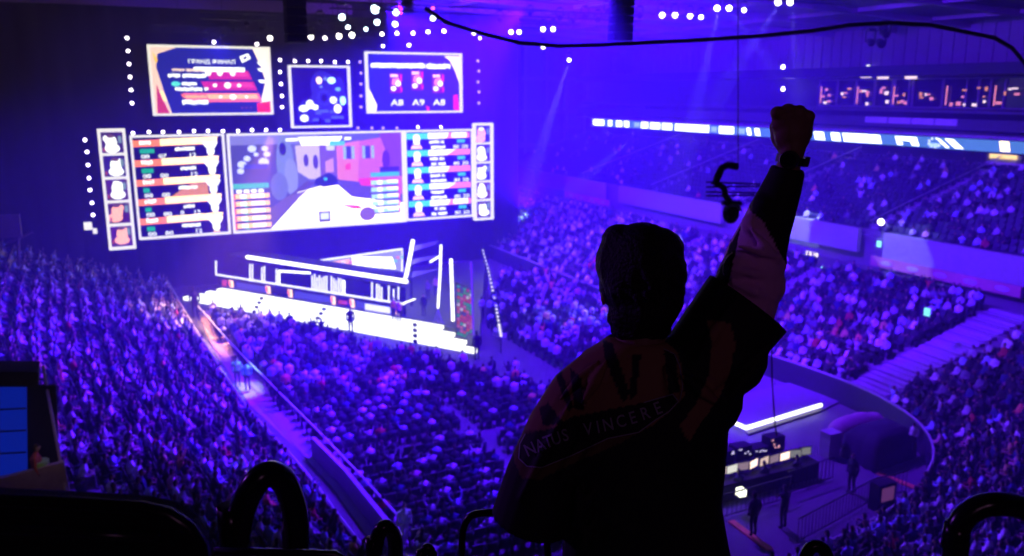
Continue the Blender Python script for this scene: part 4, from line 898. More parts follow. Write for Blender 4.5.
for i in range(10):
    c = d0 + dx * (L * (i + .5) / 10) + dn * .62; t2 = thing('monitor', c + Zv * .79, 'lit monitor in the row on the control desk', 'monitor', 'monitors on the control desk'); tl = r.uniform(-.3, .3)
    X = (dx * math.cos(tl) + dn * math.sin(tl)); Y = Vector((-X.y, X.x, 0)); m = MB(); m.box(c + Zv * 1.12, (.66, .05, .42), (X, Y, Zv)); m.box(c + Zv * .86, (.06, .05, .16), (X, Y, Zv)); m.box(c + Zv * .8, (.26, .2, .02), (X, Y, Zv)); m.build('casing', M['black'], t2)
    m = MB(); m.box(c + Zv * 1.12 - Y * .032, (.58, .01, .34), (X, Y, Zv)); q = r.choice(cs); m.build('lit_screen', emat('monitor_glow', q, r.choice((.3, .8, 1.8)) if i < 8 else .2), t2)
for i in range(6):
    c = d0 + dx * (L * (i + .7) / 6) + dn * 2.6; t2 = thing('equipment_rack', c + Zv * .4, 'dark equipment rack with small lights behind the control desk', 'rack', 'equipment racks behind the control desk'); hgt = r.uniform(.4, .75)
    m = MB(); m.box(c + Zv * (.4 + hgt / 2), (.9, .6, hgt), (dx, dn, Zv)); m.build('case', M['black'], t2); m = MB()
    for k in range(5): m.box(c - dn * .31 + dx * r.uniform(-.35, .35) + Zv * (.4 + hgt * r.uniform(.3, .95)), (.1, .02, .05), (dx, dn, Zv))
    m.build_each('indicator', emat('rack_lights', r.choice(((.6, .5, 1.), (1., .4, .6))), 1.2), t2)
for x, y, pose, q, l in ((738, 497, 'seated', (.05, .05, .08), 'leftmost'), (766, 490, 'lean', (.04, .04, .06), 'middle'), (796, 482, 'seated', (.06, .05, .07), 'rightmost')):
    figure(x, y, .0, pose, q, 'operator in dark clothes seated at the control desk, %s of three' % l, 1., dn)
m = MB(); c = at_z(741, 492, .9); m.box(c, (.3, .3, .3), (dx, dn, Zv)); o = m.build('work_light', emat('work_glow', (1, 1, .9), 2.5), origin=c); tag(o, 'small square white work light at the left end of the control desk', 'light')
# black draped platform with pale covered pieces on top
t = thing('draped_platform', at_z(875, 465, 0), 'large black draped platform on the open floor at right', 'platform'); q = zone([(840, 456), (874, 473), (915, 458), (886, 443)]); m = MB()
cen = sum(q, Vector()) / 4; qs = []
for i in range(4):
    a, c = q[i], q[(i + 1) % 4]
    for k in range(8): p = a.lerp(c, k / 8); qs.append(p + (p - cen).normalized() * (.08 * math.sin(k * 2.4 + i)))
N = len(qs); vs = [p.copy() for p in qs] + [cen + (p - cen) * .95 + Zv * 1.15 for p in qs] + [cen + (p - cen) * .6 + Zv * 1.6 for p in qs]; m.add(vs, [(i, (i + 1) % N, N + (i + 1) % N, N + i) for i in range(N)] + [(N + i, N + (i + 1) % N, 2 * N + (i + 1) % N, 2 * N + i) for i in range(N)] + [tuple(range(2 * N, 3 * N))]); m.build('black_drape', M['tentm'], t, True)
m = MB(); e = [cen + (p - cen) * .9 + Zv * 1.5 for p in q]
for i, (f, s_, hh) in enumerate(((.12, .9, .5), (.3, 1.1, .75), (.52, 1.2, .9), (.75, 1.0, .7))):
    c = at_z(834 + 50 * f, 444 - 8 * f, 0.); m.ell(c + Zv * .5, (s_ * .75, .65, .55 + hh * .5), 12, 7)
t3 = remeshed([m], .12, 3, 'covered_pile'); t3.materials.append(M['tentp']); o = bpy.data.objects.new('covered_equipment', t3); C.objects.link(o); tag(o, 'pinkish cloth heap covering equipment behind the black draped platform', 'covered equipment'); 
m = MB(); c = at_z(829, 456, 0); m.box((c.x, c.y, .6), (.7, .6, 1.2), (CU, CV, Zv)); m.box((c.x, c.y, 1.23), (.76, .66, .06), (CU, CV, Zv)); o = m.build('flight_case', M['fascia']); tag(o, 'upright pale flight case at the left end of the pinkish cloth heap', 'case')
# framed screen case, cable ramps, fences
c = at_z(881, 508, 0); t = thing('display_case', c, 'black framed display case beside the near crowd at right', 'case'); m = MB(); m.box(c + Zv * .6, (1.0, .5, 1.2)); m.build('case_body', M['black'], t); m = MB(); m.box(c + Zv * .75 - CV * .27, (.7, .02, .6)); m.build('lit_picture', emat('case_glow', (.4, .1, .5), .25), t)
for (x0, y0), (x1, y1), l in (((878, 473), (916, 488), 'orange cable ramp on the floor below the draped platform'), ((731, 521), (770, 550), 'orange cable ramp near the bottom edge beside the body of the fan')):
    m = MB(); a, c = at_z(x0, y0, .03), at_z(x1, y1, .03); m.bar(a, c, .3, .06); o = m.build('cable_ramp', M['orange'], origin=a); tag(o, l, 'cable ramp')
def fence(pts, label):
    t = thing('crowd_fence', at_z(*pts[0], 0), label, 'fence', 'crowd fences on the floor'); P_ = zone(pts); m = MB(); m.tube([p + Zv * 1.1 for p in P_], .035, 5); m.tube([p + Zv * .15 for p in P_], .03, 5); m.build('rail', M['steel'], t); m = MB()
    for a, c in zip(P_, P_[1:]):
        n = int((c - a).length / .25) + 1
        for i in range(n + 1): p = a.lerp(c, i / n); m.tube([p + Zv * .1, p + Zv * 1.1], .016, 4, False)
    m.build('fence_bars', M['steel'], t)
fence([(797, 545), (835, 524), (872, 503), (905, 494)], 'dark crowd fence in front of the lower right corner crowd')
fence([(786, 496), (832, 480)], 'short dark fence at the right end of the control desk'); fence([(722, 520), (790, 500)], 'dark fence running in front of the control desk')
fence([(290, 398), (360, 383), (433, 372)], 'thin fence crossing the floor crowd in front of the stage')
# ------------------------------------------------------------------ left vomitory in the left stand
vv = 29.0
def VP(x, y, dv=0.): return at_v(x, y, vv + dv)
t = thing('stand_portal', VP(25, 480), 'blue lit panel box with a dark doorway in the left stand', 'portal')
def slab(b_, pts, dv, th, **k):
    f = [VP(x, y, dv) for x, y in pts]; bk = [p + CV * th for p in f]; N = len(f); b_.add(f + bk, [tuple(range(N)), tuple(reversed(range(N, 2 * N)))] + [(i, i + N, (i + 1) % N + N, (i + 1) % N) for i in range(N)], **k)
m = MB(); slab(m, [(-60, 388), (26, 388), (27, 474), (-60, 492)], 0, .3); m.build('blue_panel', emat('blue_lit_panel', (.005, .03, .8), .35), t)
m = MB(); slab(m, [(-60, 372), (38, 372), (38, 387), (-60, 387)], -.3, 1.2); m.build('canopy', M['black'], t)
m = MB(); slab(m, [(27, 386), (56, 386), (60, 480), (27, 480)], .8, .2); m.build('dark_doorway', M['black'], t)
m = MB(); slab(m, [(-60, 484), (4, 478), (64, 462), (70, 494), (-60, 506)], -.6, .2); m.build('parapet', mat('parapet_pink', (.5, .32, .36), .7), t)
m = MB()
for y in (408, 430, 452): slab(m, [(-60, y + 4), (26, y), (26, y + 1.2), (-60, y + 5.2)], -.05, .06)
m.build_each('panel_seam', M['steel'], t)
p0, p1 = VP(43, 366, 1.2), VP(66, 492, -.7); t = thing('portal_handrail', p1, 'pale purple handrail slanting beside the dark doorway in the left stand', 'handrail'); m = MB(); m.tube([p0, p1], .05, 6); m.tube([p0 - Zv * .5, p1 - Zv * .3], .03, 5)
m.build('rail', mat('rail_mauve', (.6, .4, .6), .4), t); m = MB()
for f in (.15, .4, .65, .9): p = p0.lerp(p1, f); m.tube([p, p - Zv * 1.], .03, 5)
m.build_each('post', M['steel'], t)
pz = VP(40, 470, -.2).z - 1.0
def fig_at(p, pose, shirt, label, h, look):
    o = figure(512, 400, 0, pose, shirt, label, h, look); o.location = p; return o
o = fig_at(VP(41, 500, -.3), 'stand', (.65, .12, .06), 'steward in a red top and yellow vest at the dark doorway in the left stand', 1.1, CU)
m = MB(); c = VP(41, 464, -.3); m.tube([c - Zv * .12, c + Zv * .12], [.24, .25], 12); hv = m.build('hi_vis_band', M['yellow']); hv.parent = o; hv.matrix_parent_inverse = (Matrix.Translation(o.location) @ Matrix.Rotation(o.rotation_euler[2], 4, 'Z') @ Matrix.Diagonal((1.1, 1.1, 1.1, 1))).inverted()
# things at the far left edge: dark mast and cabinet beyond the crowd
t = thing('camera_mast', at_v(19, 262, 70), 'dim mast with a crossbar standing at the back of the left stand', 'mast'); m = MB(); m.tube([at_v(19, 285, 70), at_v(18, 228, 70)], .12, 6); m.tube([at_v(8, 243, 70), at_v(33, 232, 70)], .1, 6); m.box(at_v(8, 226, 70), (1.6, .8, 1.6)); m.build('mast_frame', mat('mast_paint', (.22, .12, .2), .6), t)
m = MB(); m.box(at_v(88, 226, 75.5), (.6, .3, .6)); m.box(at_v(95, 231, 75.5), (.3, .3, .4)); o = m.build('floodlight', M['frameglow'], origin=at_v(88, 226, 75.5)); tag(o, 'small pale floodlight at the lower left of the portrait column', 'light')
# ------------------------------------------------------------------ balcony and foreground rails
FL = 14.95
b = MB(); b.box((0, .4, FL - .15), (12, 4.8, .3), (LX, LY, Zv)); struct(b.build('floor_balcony', M['concrete']))
def hoop(pts, r, d, label, dds=None, base=True):
    P_ = [at_y(x, y, d + (dds[i] if dds else 0)) for i, (x, y) in enumerate(pts)]
    a, c = P_[0].copy(), P_[-1].copy(); a.z = FL; c.z = FL
    P2 = ([a] + P_ + [c]) if base else P_
    q = [];
    for i in range(len(P2) - 1):      # smooth the path
        p0, p1, p2, p3 = P2[max(i - 1, 0)], P2[i], P2[i + 1], P2[min(i + 2, len(P2) - 1)]
        for k in range(6):
            s_ = k / 6; q.append(.5 * ((2 * p1) + (p2 - p0) * s_ + (2 * p0 - 5 * p1 + 4 * p2 - p3) * s_ ** 2 + (3 * p1 - p0 - 3 * p2 + p3) * s_ ** 3))
    q.append(P2[-1]); b = MB(); b.tube(q, r, 14); t = thing('hoop_rail', a, label, 'rail', 'black tubular hoops in front of the camera'); b.build('tube', M['blackgloss'], t, True)
    m = MB()
    for e in ([a, c] if base else []): m.tube([e, e + Zv * .012], r * 2.2, 14)
    if base: m.build_each('foot_plate', M['steel'], t)
hoop([(235, 575), (236, 545), (243, 508), (255, 484), (268, 474), (282, 479), (291, 497), (296, 522), (297, 556), (297, 580)], .0195, 1.15, 'large black hoop rail nearest the bottom left, between the seat back and small hoops', [0, 0, 0, 0, .01, .03, .05, .06, .07, .07])
hoop([(374, 580), (375, 552), (379, 533), (385, 527), (391, 530), (395, 541), (396, 560), (396, 580)], .0155, 1.6, 'small black hoop rail left of the two small ones at the bottom', [0, 0, 0, 0, .02, .04, .06, .06])
hoop([(421, 580), (422, 558), (426, 548), (431, 551), (433, 565), (433, 580)], .011, 1.9, 'tiny black hoop rail just peeking over the bottom edge', [0] * 6)
hoop([(462, 590), (462, 545), (464, 527), (471, 516), (483, 513), (500, 512), (530, 512), (545, 520), (548, 590)], .0105, 2.25, 'thin black hoop rail running behind the left sleeve of the fan')
hoop([(951, 590), (953, 548), (961, 522), (977, 508), (998, 504), (1022, 508), (1042, 525), (1052, 560), (1054, 600)], .0185, 1.2, 'large black hoop rail at the bottom right corner', [0, 0, 0, .0, .0, .02, .04, .05, .05])
hoop([(803, 600), (804, 565), (809, 550), (816, 546), (824, 550), (829, 565), (830, 600)], .014, 1.7, 'small black hoop rail peeking over the bottom edge right of the fan')
# seat back at bottom left
t = thing('front_seat', at_y(100, 600, .9), 'black rounded seat back at the bottom left corner', 'seat')
edge = [(-120, 492), (0, 500), (80, 504), (140, 508), (168, 514), (188, 527), (201, 546), (206, 570), (206, 620)]
P_ = [at_y(x, y, .9) for x, y in edge]; m = MB(); m.tube(P_, .0085, 10); m.build('edge_tube', M['blackgloss'], t, True)
m = MB(); f = P_ + [at_y(-120, 620, .9)]; N = len(f); bk = [p + LY * .03 for p in f]; m.add(f + bk, [tuple(range(N)), tuple(reversed(range(N, 2 * N)))] + [(i, i + N, (i + 1) % N + N, (i + 1) % N) for i in range(N)]); m.build('back_panel', M['blackgloss'], t)
m = MB(); m.tube([at_y(-100, 524, .87), at_y(0, 529, .87), at_y(80, 533, .87), at_y(160, 538, .87)], .006, 8); m.build('lower_rail', M['blackgloss'], t, True)
m = MB(); m.tube([at_y(200, 551, 1.05), at_y(260, 552, 1.05), at_y(335, 554, 1.05), at_y(350, 562, 1.05), at_y(352, 600, 1.05)], .0055, 8); m.build('side_bar', M['blackgloss'], t, True)
m = MB()
for x in (20, 190): p = at_y(x, 600, .9); m.tube([p, Vector((p.x, p.y, FL))], .015, 8)
m.build_each('leg', M['blackgloss'], t)
# ------------------------------------------------------------------ the fan
D = 1.95; K = .00240
def Q(x, y, dd=0.): return at_y(x, y, D + dd)
AXP = (LX, LY, Zv)
def limb(b, pts, n=14):
    b.tube([Q(x, y, dd) for x, y, r, dd in pts], [r * K for x, y, r, dd in pts], n)
    for x, y, r, dd in pts: b.ell(Q(x, y, dd), (r * K,) * 3, 12, 8)
b = MB()      # head and trunk
b.ell(Q(642, 272, .0), (.079, .098, .105), 20, 14); b.ell(Q(640, 300, .035), (.066, .075, .075), 16, 12); b.ell(Q(640, 318, .06), (.045, .05, .04)); b.ell(Q(641, 290, .118), (.014, .024, .024), 8, 6)
for x, s in ((604, -1), (677, 1)): b.ell(Q(x, 293, .0), (.009, .021, .031), 8, 8)
b.tube([Q(640, 305, .0), Q(640, 325, -.005), Q(641, 352, -.01)], [.056, .057, .066], 14)
limb(b, [(600, 372, 24, 0), (640, 362, 26, 0), (690, 366, 26, 0)]); b.ell(Q(642, 420, 0), (.17, .1, .2), 16, 12); b.ell(Q(643, 520, 0), (.145, .095, .2), 16, 12); b.ell(Q(645, 590, 0), (.15, .1, .14), 16, 12)
limb(b, [(585, 392, 22, 0), (556, 440, 19, .01), (534, 500, 17, .03)]); limb(b, [(534, 500, 16, .03), (545, 508, 14, .16), (560, 508, 11, .27)])
b.ell(Q(565, 508, .31), (.035, .045, .02))
for k in range(4): limb(b, [(560 + 7 * k, 507, 3.6, .33), (561 + 7 * k, 510, 3.4, .37), (562 + 7 * k, 517, 3.2, .385)], 8)
limb(b, [(556, 510, 4.4, .30), (553, 516, 4, .33), (556, 521, 3.6, .345)], 8)
limb(b, [(695, 372, 27, 0), (725, 325, 24, .01), (754, 268, 20, .03), (772, 222, 17, .02), (785, 182, 12.5, .0), (790, 160, 10.8, -.005), (793, 148, 12, -.005)])
for s in (-1, 1): b.tube([Vector((Q(645, 590).x + s * .09, 1.95, 15.82)), Vector((Q(645, 590).x + s * .1, 1.93, 15.4)), Vector((Q(645, 590).x + s * .11, 1.97, 15.04))], [.09, .065, .045], 12); b.ell((Q(645, 590).x + s * .11, 2.03, 15.0), (.045, .13, .045))
# right fist, back of the hand to the camera
hd_ = [(793, 134, 0.)]
b.ell(Q(793, 134, .0), (17.5 * K, 13 * K, 19 * K), 18, 12); b.ell(Q(792, 124, .004), (20 * K, 12 * K, 13 * K), 18, 12); b.ell(Q(793, 142, .0), (14 * K, 11 * K, 12 * K), 14, 10)
for (x, y, r), dz in zip(((777, 113, 6.6), (788, 110.5, 7.0), (799.5, 112, 6.8), (809, 116.5, 6.0)), (0, 0, 0, 0)):
    limb(b, [(x, y, r, -.002), (x + (792 - x) * .04, y + 1.5, r * .98, .022), (x + (792 - x) * .06, y + 4, r * .95, .042), (x + (792 - x) * .08, y + 14, r * .88, .05), (x + (792 - x) * .1, y + 19, r * .85, .034)], 10)
limb(b, [(783, 147, 6.5, .008), (777, 138, 6.4, .022), (775.5, 127, 6.2, .038), (782, 125, 5.8, .056), (792, 127, 5.2, .06)], 10)
body = remeshed([b], .0042, 4, 'person_body', .5); body.materials.append(M['skin'])
fan = bpy.data.objects.new('person', body); C.objects.link(fan); fan['_w'] = (0, 0, 0)
tag(fan, 'fan seen from behind in a printed jersey raising a clenched fist over the arena', 'person')
# hair
b = MB(); b.ell(Q(642, 270, -.008), (.1, .112, .112), 22, 16); b.ell(Q(620, 240, .01), (.045, .06, .038)); b.ell(Q(655, 250, -.01), (.07, .08, .055)); b.ell(Q(648, 300, -.03), (.085, .08, .075)); b.ell(Q(645, 322, -.035), (.058, .045, .03)); b.ell(Q(612, 262, .0), (.04, .07, .06)); b.ell(Q(610, 285, .01), (.027, .05, .05)); b.ell(Q(644, 284, -.01), (.1, .1, .1)); b.ell(Q(644, 308, -.015), (.086, .08, .065)); b.ell(Q(641, 318, -.015), (.083, .062, .04)); b.ell(Q(641, 330, -.02), (.075, .05, .03)); b.ell(Q(652, 300, -.01), (.078, .08, .06))
r = random.Random(6)
for k in range(130):
    a, h = r.uniform(0, 2 * PI), r.uniform(-.35, 1.); rr = math.sqrt(max(0, 1 - h * h)); c = Q(643, 272, -.008) + Vector((.095 * rr * math.cos(a), .11 * rr * math.sin(a), .11 * h)); e = c + Vector((.006 * math.cos(a + 1), .012 * math.sin(a), -.02)) 
    b.tube([c, e], [.009, .004], 5)
hm = remeshed([b], .0045, 3, 'hair', .5); hm.materials.append(M['hair']); link('hair', hm, fan)
# trousers and shoes
b = MB(); cx = Q(645, 590).x; b.ell((cx, 1.95, 15.84), (.175, .125, .13), 16, 12)
for s in (-1, 1): b.tube([(cx + s * .085, 1.95, 15.85), (cx + s * .1, 1.93, 15.42), (cx + s * .11, 1.97, 15.03)], [.108, .085, .07], 12)
tm = remeshed([b], .012, 5, 'trousers'); tm.materials.append(M['darkcloth']); link('trousers', tm, fan)
for s in (-1, 1): b = MB(); b.ell((cx + s * .11, 2.0, 15.0), (.055, .155, .05), 14, 8); sh_ = b.build('shoe', M['darkcloth'], fan, True)
# jersey: body, draped left sleeve, wide right sleeve
rings = [(338, 609, 668, .062, -.012), (346, 598, 682, .075, -.01), (356, 582, 700, .09, 0), (372, 566, 716, .108, 0), (400, 556, 728, .12, 0), (440, 556, 726, .125, 0), (500, 563, 720, .122, 0), (540, 563, 727, .125, 0), (580, 561, 735, .13, 0), (625, 560, 738, .13, 0)]
def loft(rs, n=28):
    b = MB(); vs = []
    for y, xl, xr, dh, dd in rs:
        c = Q((xl + xr) / 2, y, dd); hw = (Q(xr, y, dd) - Q(xl, y, dd)).x / 2
        for k in range(n):
            a = 2 * PI * k / n; e = .8; ca, sa = math.cos(a), math.sin(a); vs.append(c + Vector((hw * math.copysign(abs(ca) ** e, ca), dh * math.copysign(abs(sa) ** e, sa), 0)))
    m_ = len(rs); b.add(vs, [(i * n + k, i * n + (k + 1) % n, (i + 1) * n + (k + 1) % n, (i + 1) * n + k) for i in range(m_ - 1) for k in range(n)] + [tuple(range(n)), tuple(range((m_ - 1) * n, m_ * n))]); return b
j1 = loft(rings)
j2 = MB(); j2.tube([Q(x, y, dd) for x, y, r_, dd in ((600, 372, 26, 0), (583, 393, 33, 0), (563, 430, 37, .0), (543, 478, 39, .0), (528, 523, 39, .0))], [r_ * K for r_ in (26, 33, 37, 39, 40)], 20); j2.ell(Q(565, 440, .02), (30 * K, .09, 46 * K)); j2.ell(Q(590, 470, .0), (30 * K, .1, 60 * K))
j2.tube([Q(545, 500, .0), Q(585, 522, .0)], [.06, .04], 12)
j3 = MB(); j3.tube([Q(x, y, dd) for x, y, r_, dd in ((672, 390, 40, 0), (700, 362, 41, 0), (722, 336, 43, 0), (748, 303, 45, .01))], [r_ * K for r_ in (38, 41, 44, 46.5)], 22)
j3.ell(Q(736, 352, 0), (33 * K, .085, 44 * K)); j3.ell(Q(712, 392, 0), (32 * K, .1, 44 * K)); j3.ell(Q(752, 335, .005), (20 * K, .075, 26 * K)); j3.ell(Q(700, 430, 0), (26 * K, .1, 50 * K))
r = random.Random(12)      # soft folds
for k in range(16):
    x, y = r.uniform(575, 715), r.uniform(380, 560); a = r.uniform(-.5, .5) + (.6 if x > 650 else -.4); j1.tube([Q(x - 26 * math.sin(a), y - 26 * math.cos(a), -.103), Q(x, y, -.113), Q(x + 26 * math.sin(a), y + 26 * math.cos(a), -.103)], [.006, .017, .006], 8)
for k, (x0, y0, x1, y1) in enumerate(((690, 372, 735, 300), (700, 400, 765, 330), (710, 420, 772, 345), (572, 400, 520, 500), (590, 420, 545, 515), (600, 360, 560, 400))):
    j3.tube([Q(x0, y0, -.085), Q((x0 + x1) / 2, (y0 + y1) / 2, -.095), Q(x1, y1, -.08)], [.005, .016, .006], 8)
jm = remeshed([j1, j2, j3], .0055, 5, 'jersey', .5)
def inpoly(x, y, P_):
    c = False; j = len(P_) - 1
    for i in range(len(P_)):
        if (P_[i][1] > y) != (P_[j][1] > y) and x < (P_[j][0] - P_[i][0]) * (y - P_[i][1]) / (P_[j][1] - P_[i][1]) + P_[i][0]: c = not c
        j = i
    return c
zz = lambda pts: [(500 + x / 2.78, 300 + y / 2.78) for x, y in pts]
YOKE = zz([(35, 400), (60, 290), (100, 215), (165, 160), (215, 135), (230, 95), (330, 105), (440, 100), (490, 140), (508, 200), (512, 270), (480, 300), (430, 345), (330, 400), (200, 455), (110, 500), (60, 495), (40, 450)])
BAND = zz([(70, 372), (150, 355), (200, 325), (300, 305), (400, 285), (480, 262), (496, 282), (470, 310), (430, 335), (385, 368), (300, 385), (200, 432), (115, 466), (75, 462), (52, 440), (55, 400)])
ARM = zz([(575, 55), (640, 65), (655, 120), (640, 200), (610, 270), (560, 340), (525, 395), (498, 350), (545, 290), (580, 210), (590, 120)])
LOGO = [zz(p) for p in ([(108, 300), (135, 285), (180, 345), (120, 350)], [(195, 190), (225, 215), (235, 310), (205, 300)], [(285, 110), (312, 118), (362, 262), (340, 285), (290, 160)], [(370, 150), (392, 150), (378, 262), (358, 285)], [(455, 140), (490, 150), (500, 255), (470, 265)], [(150, 200), (170, 195), (205, 300), (190, 310)])]
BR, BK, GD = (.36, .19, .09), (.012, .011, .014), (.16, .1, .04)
nv = len(jm.vertices); col = np.ones((nv, 4), 'f'); jm.update()
for i, v_ in enumerate(jm.vertices):
    x, y, _ = project(v_.co); c = BK
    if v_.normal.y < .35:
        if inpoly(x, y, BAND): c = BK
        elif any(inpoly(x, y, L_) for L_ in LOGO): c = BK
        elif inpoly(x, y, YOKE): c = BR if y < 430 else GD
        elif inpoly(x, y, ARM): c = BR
    col[i, :3] = c
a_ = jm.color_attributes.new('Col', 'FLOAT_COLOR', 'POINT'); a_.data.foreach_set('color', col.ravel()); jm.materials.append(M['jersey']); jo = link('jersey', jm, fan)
bvh = BVHTree.FromPolygons([v_.co.copy() for v_ in jm.vertices], [tuple(p.vertices) for p in jm.polygons])
def onj(x, y, off=.0032):
    d = ray(x, y).normalized(); h = bvh.ray_cast(CAM, d); return h[0] - d * off if h[0] else None
def strip(m, pts, w_):
    q = []
    for (x0, y0), (x1, y1) in zip(pts, pts[1:]):
        n = max(1, int(math.hypot(x1 - x0, y1 - y0) / 1.5)); q += [(x0 + (x1 - x0) * k / n, y0 + (y1 - y0) * k / n) for k in range(n)]
    q.append(pts[-1]); row = []
    for i, (x, y) in enumerate(q):
        x0, y0 = q[max(i - 2, 0)]; x1, y1 = q[min(i + 2, len(q) - 1)]; L = math.hypot(x1 - x0, y1 - y0) or 1; nx, ny = -(y1 - y0) / L * w_ / 2, (x1 - x0) / L * w_ / 2; a, c = onj(x + nx, y + ny), onj(x - nx, y - ny); row.append((a, c) if a and c else None)
    for r0, r1 in zip(row, row[1:]):
        if r0 and r1: m.add([r0[0], r0[1], r1[1], r1[0]], [(0, 1, 2, 3)])
m = MB(); strip(m, BAND[4:] + BAND[:1], 1.2); strip(m, zz([(455, 135), (485, 150), (500, 185), (508, 240), (500, 280)]), .9); m.build('band_outline', M['letter'], jo)
m = MB()
for ch, x, y, rot in (('N', 530, 449, -24), ('A', 540, 445, -22), ('T', 548, 441.5, -20), ('U', 556, 438.5, -18), ('S', 565, 435, -16), ('V', 588, 429, -8), ('I', 598, 427, -10), ('N', 608, 424.5, -12), ('C', 621, 421, -14), ('E', 633, 417.5, -17), ('R', 645.5, 413, -19), ('E', 658, 408, -22)):
    vs, fs = text_mesh(ch); xs = [q[0] for q in vs]; ys = [q[1] for q in vs]; cx_, cy_ = (min(xs) + max(xs)) / 2, (min(ys) + max(ys)) / 2; h = max(ys) - min(ys); sc = 12.5 / h; ca, sa = math.cos(math.radians(rot)), math.sin(math.radians(rot)); out = []
    for q in vs:
        dx_, dy_ = (q[0] - cx_) * sc * .82, -(q[1] - cy_) * sc; out.append(onj(x + dx_ * ca - dy_ * sa, y + dx_ * sa + dy_ * ca))
    out = [p_ - ray(x, y).normalized() * (.012 if x < 570 else .004) if p_ else None for p_ in out]
    if all(out): m.add(out, fs)
m.build('lettering', M['letter'], jo)
# long sleeve under the jersey on the raised arm
b = MB(); pts = [(738, 318, 34, .01), (748, 285, 33, .015), (757, 252, 28.5, .02), (766, 228, 24, .015), (772, 212, 22.5, .01), (781, 190, 19, .0), (786, 176, 17, -.003), (788, 168, 16, -.004)]
b.tube([Q(x, y, dd) for x, y, r_, dd in pts], [r_ * K for x, y, r_, dd in pts], 20)
for x, y, rr, dd in ((765, 285, 21, .0), (770, 262, 17, .0), (740, 268, 17, -.02), (752, 224, 11, -.015), (791, 186, 9, 0), (765, 205, 13, -.01)): b.ell(Q(x, y, dd), (rr * K,) * 3)
for x0, y0, x1, y1, r_ in ((730, 282, 778, 300, 6), (728, 268, 776, 278, 5), (738, 246, 785, 258, 5), (750, 228, 780, 262, 5)): b.tube([Q(x0, y0, -.045), Q((x0 + x1) / 2, (y0 + y1) / 2, -.066), Q(x1, y1, -.045)], [.004, r_ * K, .004], 8)
sm2 = remeshed([b], .005, 4, 'long_sleeve', .5); n = len(sm2.vertices); col = np.ones((n, 4), 'f')
for i, v_ in enumerate(sm2.vertices):
    x, y, _ = project(v_.co); up = inpoly(x, y, [(740, 190), (752, 213), (762, 220), (786, 264), (820, 264), (820, 150), (740, 150)]) or (x < 727 + (290 - y) * .22 and y > 222 and v_.normal.y < 0)
    col[i, :3] = BK if up else (1., .5, 1.)
a_ = sm2.color_attributes.new('Col', 'FLOAT_COLOR', 'POINT'); a_.data.foreach_set('color', col.ravel()); sm2.materials.append(M['jersey']); link('long_sleeve', sm2, fan)
# wristwatch (part of the clothing) 
wt = bpy.data.objects.new('wristwatch', None); C.objects.link(wt); wt.parent = fan; wt['_w'] = (0, 0, 0); wt['label'] = 'dark wristwatch'
ax = (Q(793, 150, 0) - Q(787, 172, 0)).normalized(); c = Q(790.5, 160, -.004); X = ax.cross(LY).normalized(); Y = ax.cross(X); m = MB(); n = 24
for k in range(n):
    a0, a1 = 2 * PI * k / n, 2 * PI * (k + 1) / n
    for w0, w1, r0 in ((-.009, .009, .0315),): 
        e = [c + (X * math.cos(a) * 1.05 + Y * math.sin(a) * .95) * rr + ax * w_ for a in (a0, a1) for rr in (r0, r0 - .0035) for w_ in (w0, w1)]; m.add(e, [(0, 1, 5, 4), (2, 6, 7, 3), (0, 4, 6, 2), (1, 3, 7, 5)])
m.build('strap', M['strap'], wt)
for dirv, rr, hh, nm in (((X * .55 + Y * -.83) if False else (LY * -.8 + LX * -.35 - ax * 0).normalized(), .019, .009, 'watch_case'),):
    d_ = (dirv - ax * dirv.dot(ax)).normalized(); m = MB(); cc = c + d_ * .031; m.tube([cc - d_ * .004, cc + d_ * hh], [rr * 1.15, rr * 1.05], 24); m.build(nm, M['watchc'], wt)
    m = MB(); m.tube([cc + d_ * hh, cc + d_ * (hh + .0006)], rr * .78, 20); m.build('watch_face', M['glass'], wt)
m = MB(); cc = c + LX * .035 + ax * .0; m.box(cc - ax * .004, (.012, .02, .022), (LX, LY, ax)); m.build('buckle', M['watchc'], wt)
#SECTION3
# ------------------------------------------------------------------ light
def spot(name, pos, tgt, deg, power, col, blend=.5, size=.3):
    l = bpy.data.lights.new(name, 'SPOT'); l.energy = power; l.color = col; l.spot_size = math.radians(deg); l.spot_blend = blend; l.shadow_soft_size = size
    o = bpy.data.objects.new(name, l); C.objects.link(o); o.location = pos; o.rotation_euler = (Vector(tgt) - Vector(pos)).to_track_quat('-Z', 'Y').to_euler(); return o
BL = (.035, .001, 1.); VI = (.058, .002, 1.)
spot('wash_right_stand', W(22, 40, 24), W(54, 50, 4), 95, 170e3, VI)
spot('wash_right_far', W(20, 62, 23), W(56, 80, 4), 95, 200e3, VI)
spot('wash_left_stand', W(22, 44, 21.5), W(-1, 46, 1), 68, 210e3, VI)
spot('wash_floor', W(20, 34, 24), W(16, 44, 0), 95, 145e3, VI)
spot('wash_near_corner', W(26, 40, 24), W(31, 23, 1), 75, 75e3, (.09, .006, 1.))
spot('wash_stage', W(18, 46, 23), W(19, 66, 2), 60, 50e3, VI)
spot('wash_drape', W(8, 60, 20), W(6, 79, 14), 70, 12e3, BL)
spot('wash_roof', W(30, 60, 8), W(40, 75, 25), 110, 60e3, (.1, .002, 1.))
def beam(px, py, v, tx, ty, tv, deg, power, col=(.4, .45, 1.)):
    p = at_v(px, py, v) ; spot('beam_light', p + Vector((0, -.5, -.1)), at_v(tx, ty, tv), deg, power, col, .3, .05)
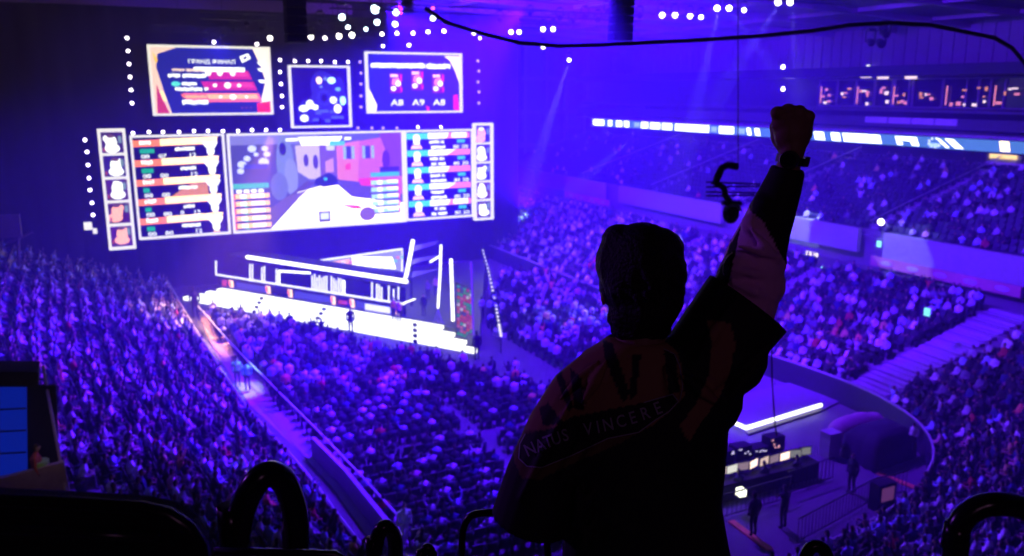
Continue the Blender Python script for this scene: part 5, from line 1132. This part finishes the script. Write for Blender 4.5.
beam(569, 60, 84, 545, 135, 84, 9, 220e3); beam(717, 10, 52, 700, 90, 54, 10, 90e3); beam(729, 10, 52, 756, 45, 50, 13, 25e3); beam(778, 3, 50, 742, 60, 50, 13, 35e3); beam(790, 3, 50, 796, 80, 50, 10, 55e3); beam(628, 141, 80, 585, 178, 72, 6, 60e3)
# added spots, not lamps of the hall, that pick out the stewards and the carpet
spot('added_spot_aisle', W(12, 56, 20), at_z(243, 372, 1.), 9, 30e3, (.6, 1., .5), .8); spot('added_spot_carpet', W(12, 66, 14), at_z(212, 334, 0), 46, 55e3, (1., .5, .35), .8)
spot('added_spot_ramp', W(14, 34, 20), at_z(405, 535, 1), 5, 6e3, (1., 1., .9), .8); spot('added_spot_left_stand', W(10, 40, 20), at_z(243, 478, 2), 3.5, 7e3, (1., 1., .9), .8)
l = bpy.data.lights.new('added_portal_fill', 'POINT'); l.energy = 7; l.color = (1., .7, .7); l.shadow_soft_size = .1; o = bpy.data.objects.new('added_portal_fill', l); C.objects.link(o); o.location = VP(46, 430, -1.6)  # added fill for the steward at the doorway, no fixture there
spot('violet_side_light', (-26, 12, 22), (0.2, 1.95, 16.4), 14, 4.5e3, (.3, .06, 1.))
# faint added fill behind the camera, lifts the back of the fan
l = bpy.data.lights.new('added_fan_fill', 'AREA'); l.energy = 4.6; l.color = (.85, .34, .8); l.size = 1.; o = bpy.data.objects.new('added_fan_fill', l); C.objects.link(o); o.location = (.9, -3.2, 18.4); o.rotation_euler = (Vector((.3, 1.9, 16.4)) - o.location).to_track_quat('-Z', 'Y').to_euler()
# haze in the hall
b = MB(); b.box(W(24, 62, 13), (100, 112, 26)); hzm = bpy.data.materials.new('stage_haze'); hzm.use_nodes = True; nt = hzm.node_tree; nt.nodes.remove(nt.nodes['Principled BSDF'])
vs_ = nt.nodes.new('ShaderNodeVolumeScatter'); vs_.inputs['Density'].default_value = .007; vs_.inputs['Anisotropy'].default_value = .15; vs_.inputs['Color'].default_value = (.4, .25, 1, 1)
nt.links.new(vs_.outputs[0], nt.nodes['Material Output'].inputs['Volume'])
o = b.build('haze', hzm); tag(o, 'thin stage haze filling the arena', 'haze', kind='stuff')
for o in bpy.data.objects:
    if '_w' in o: del o['_w']
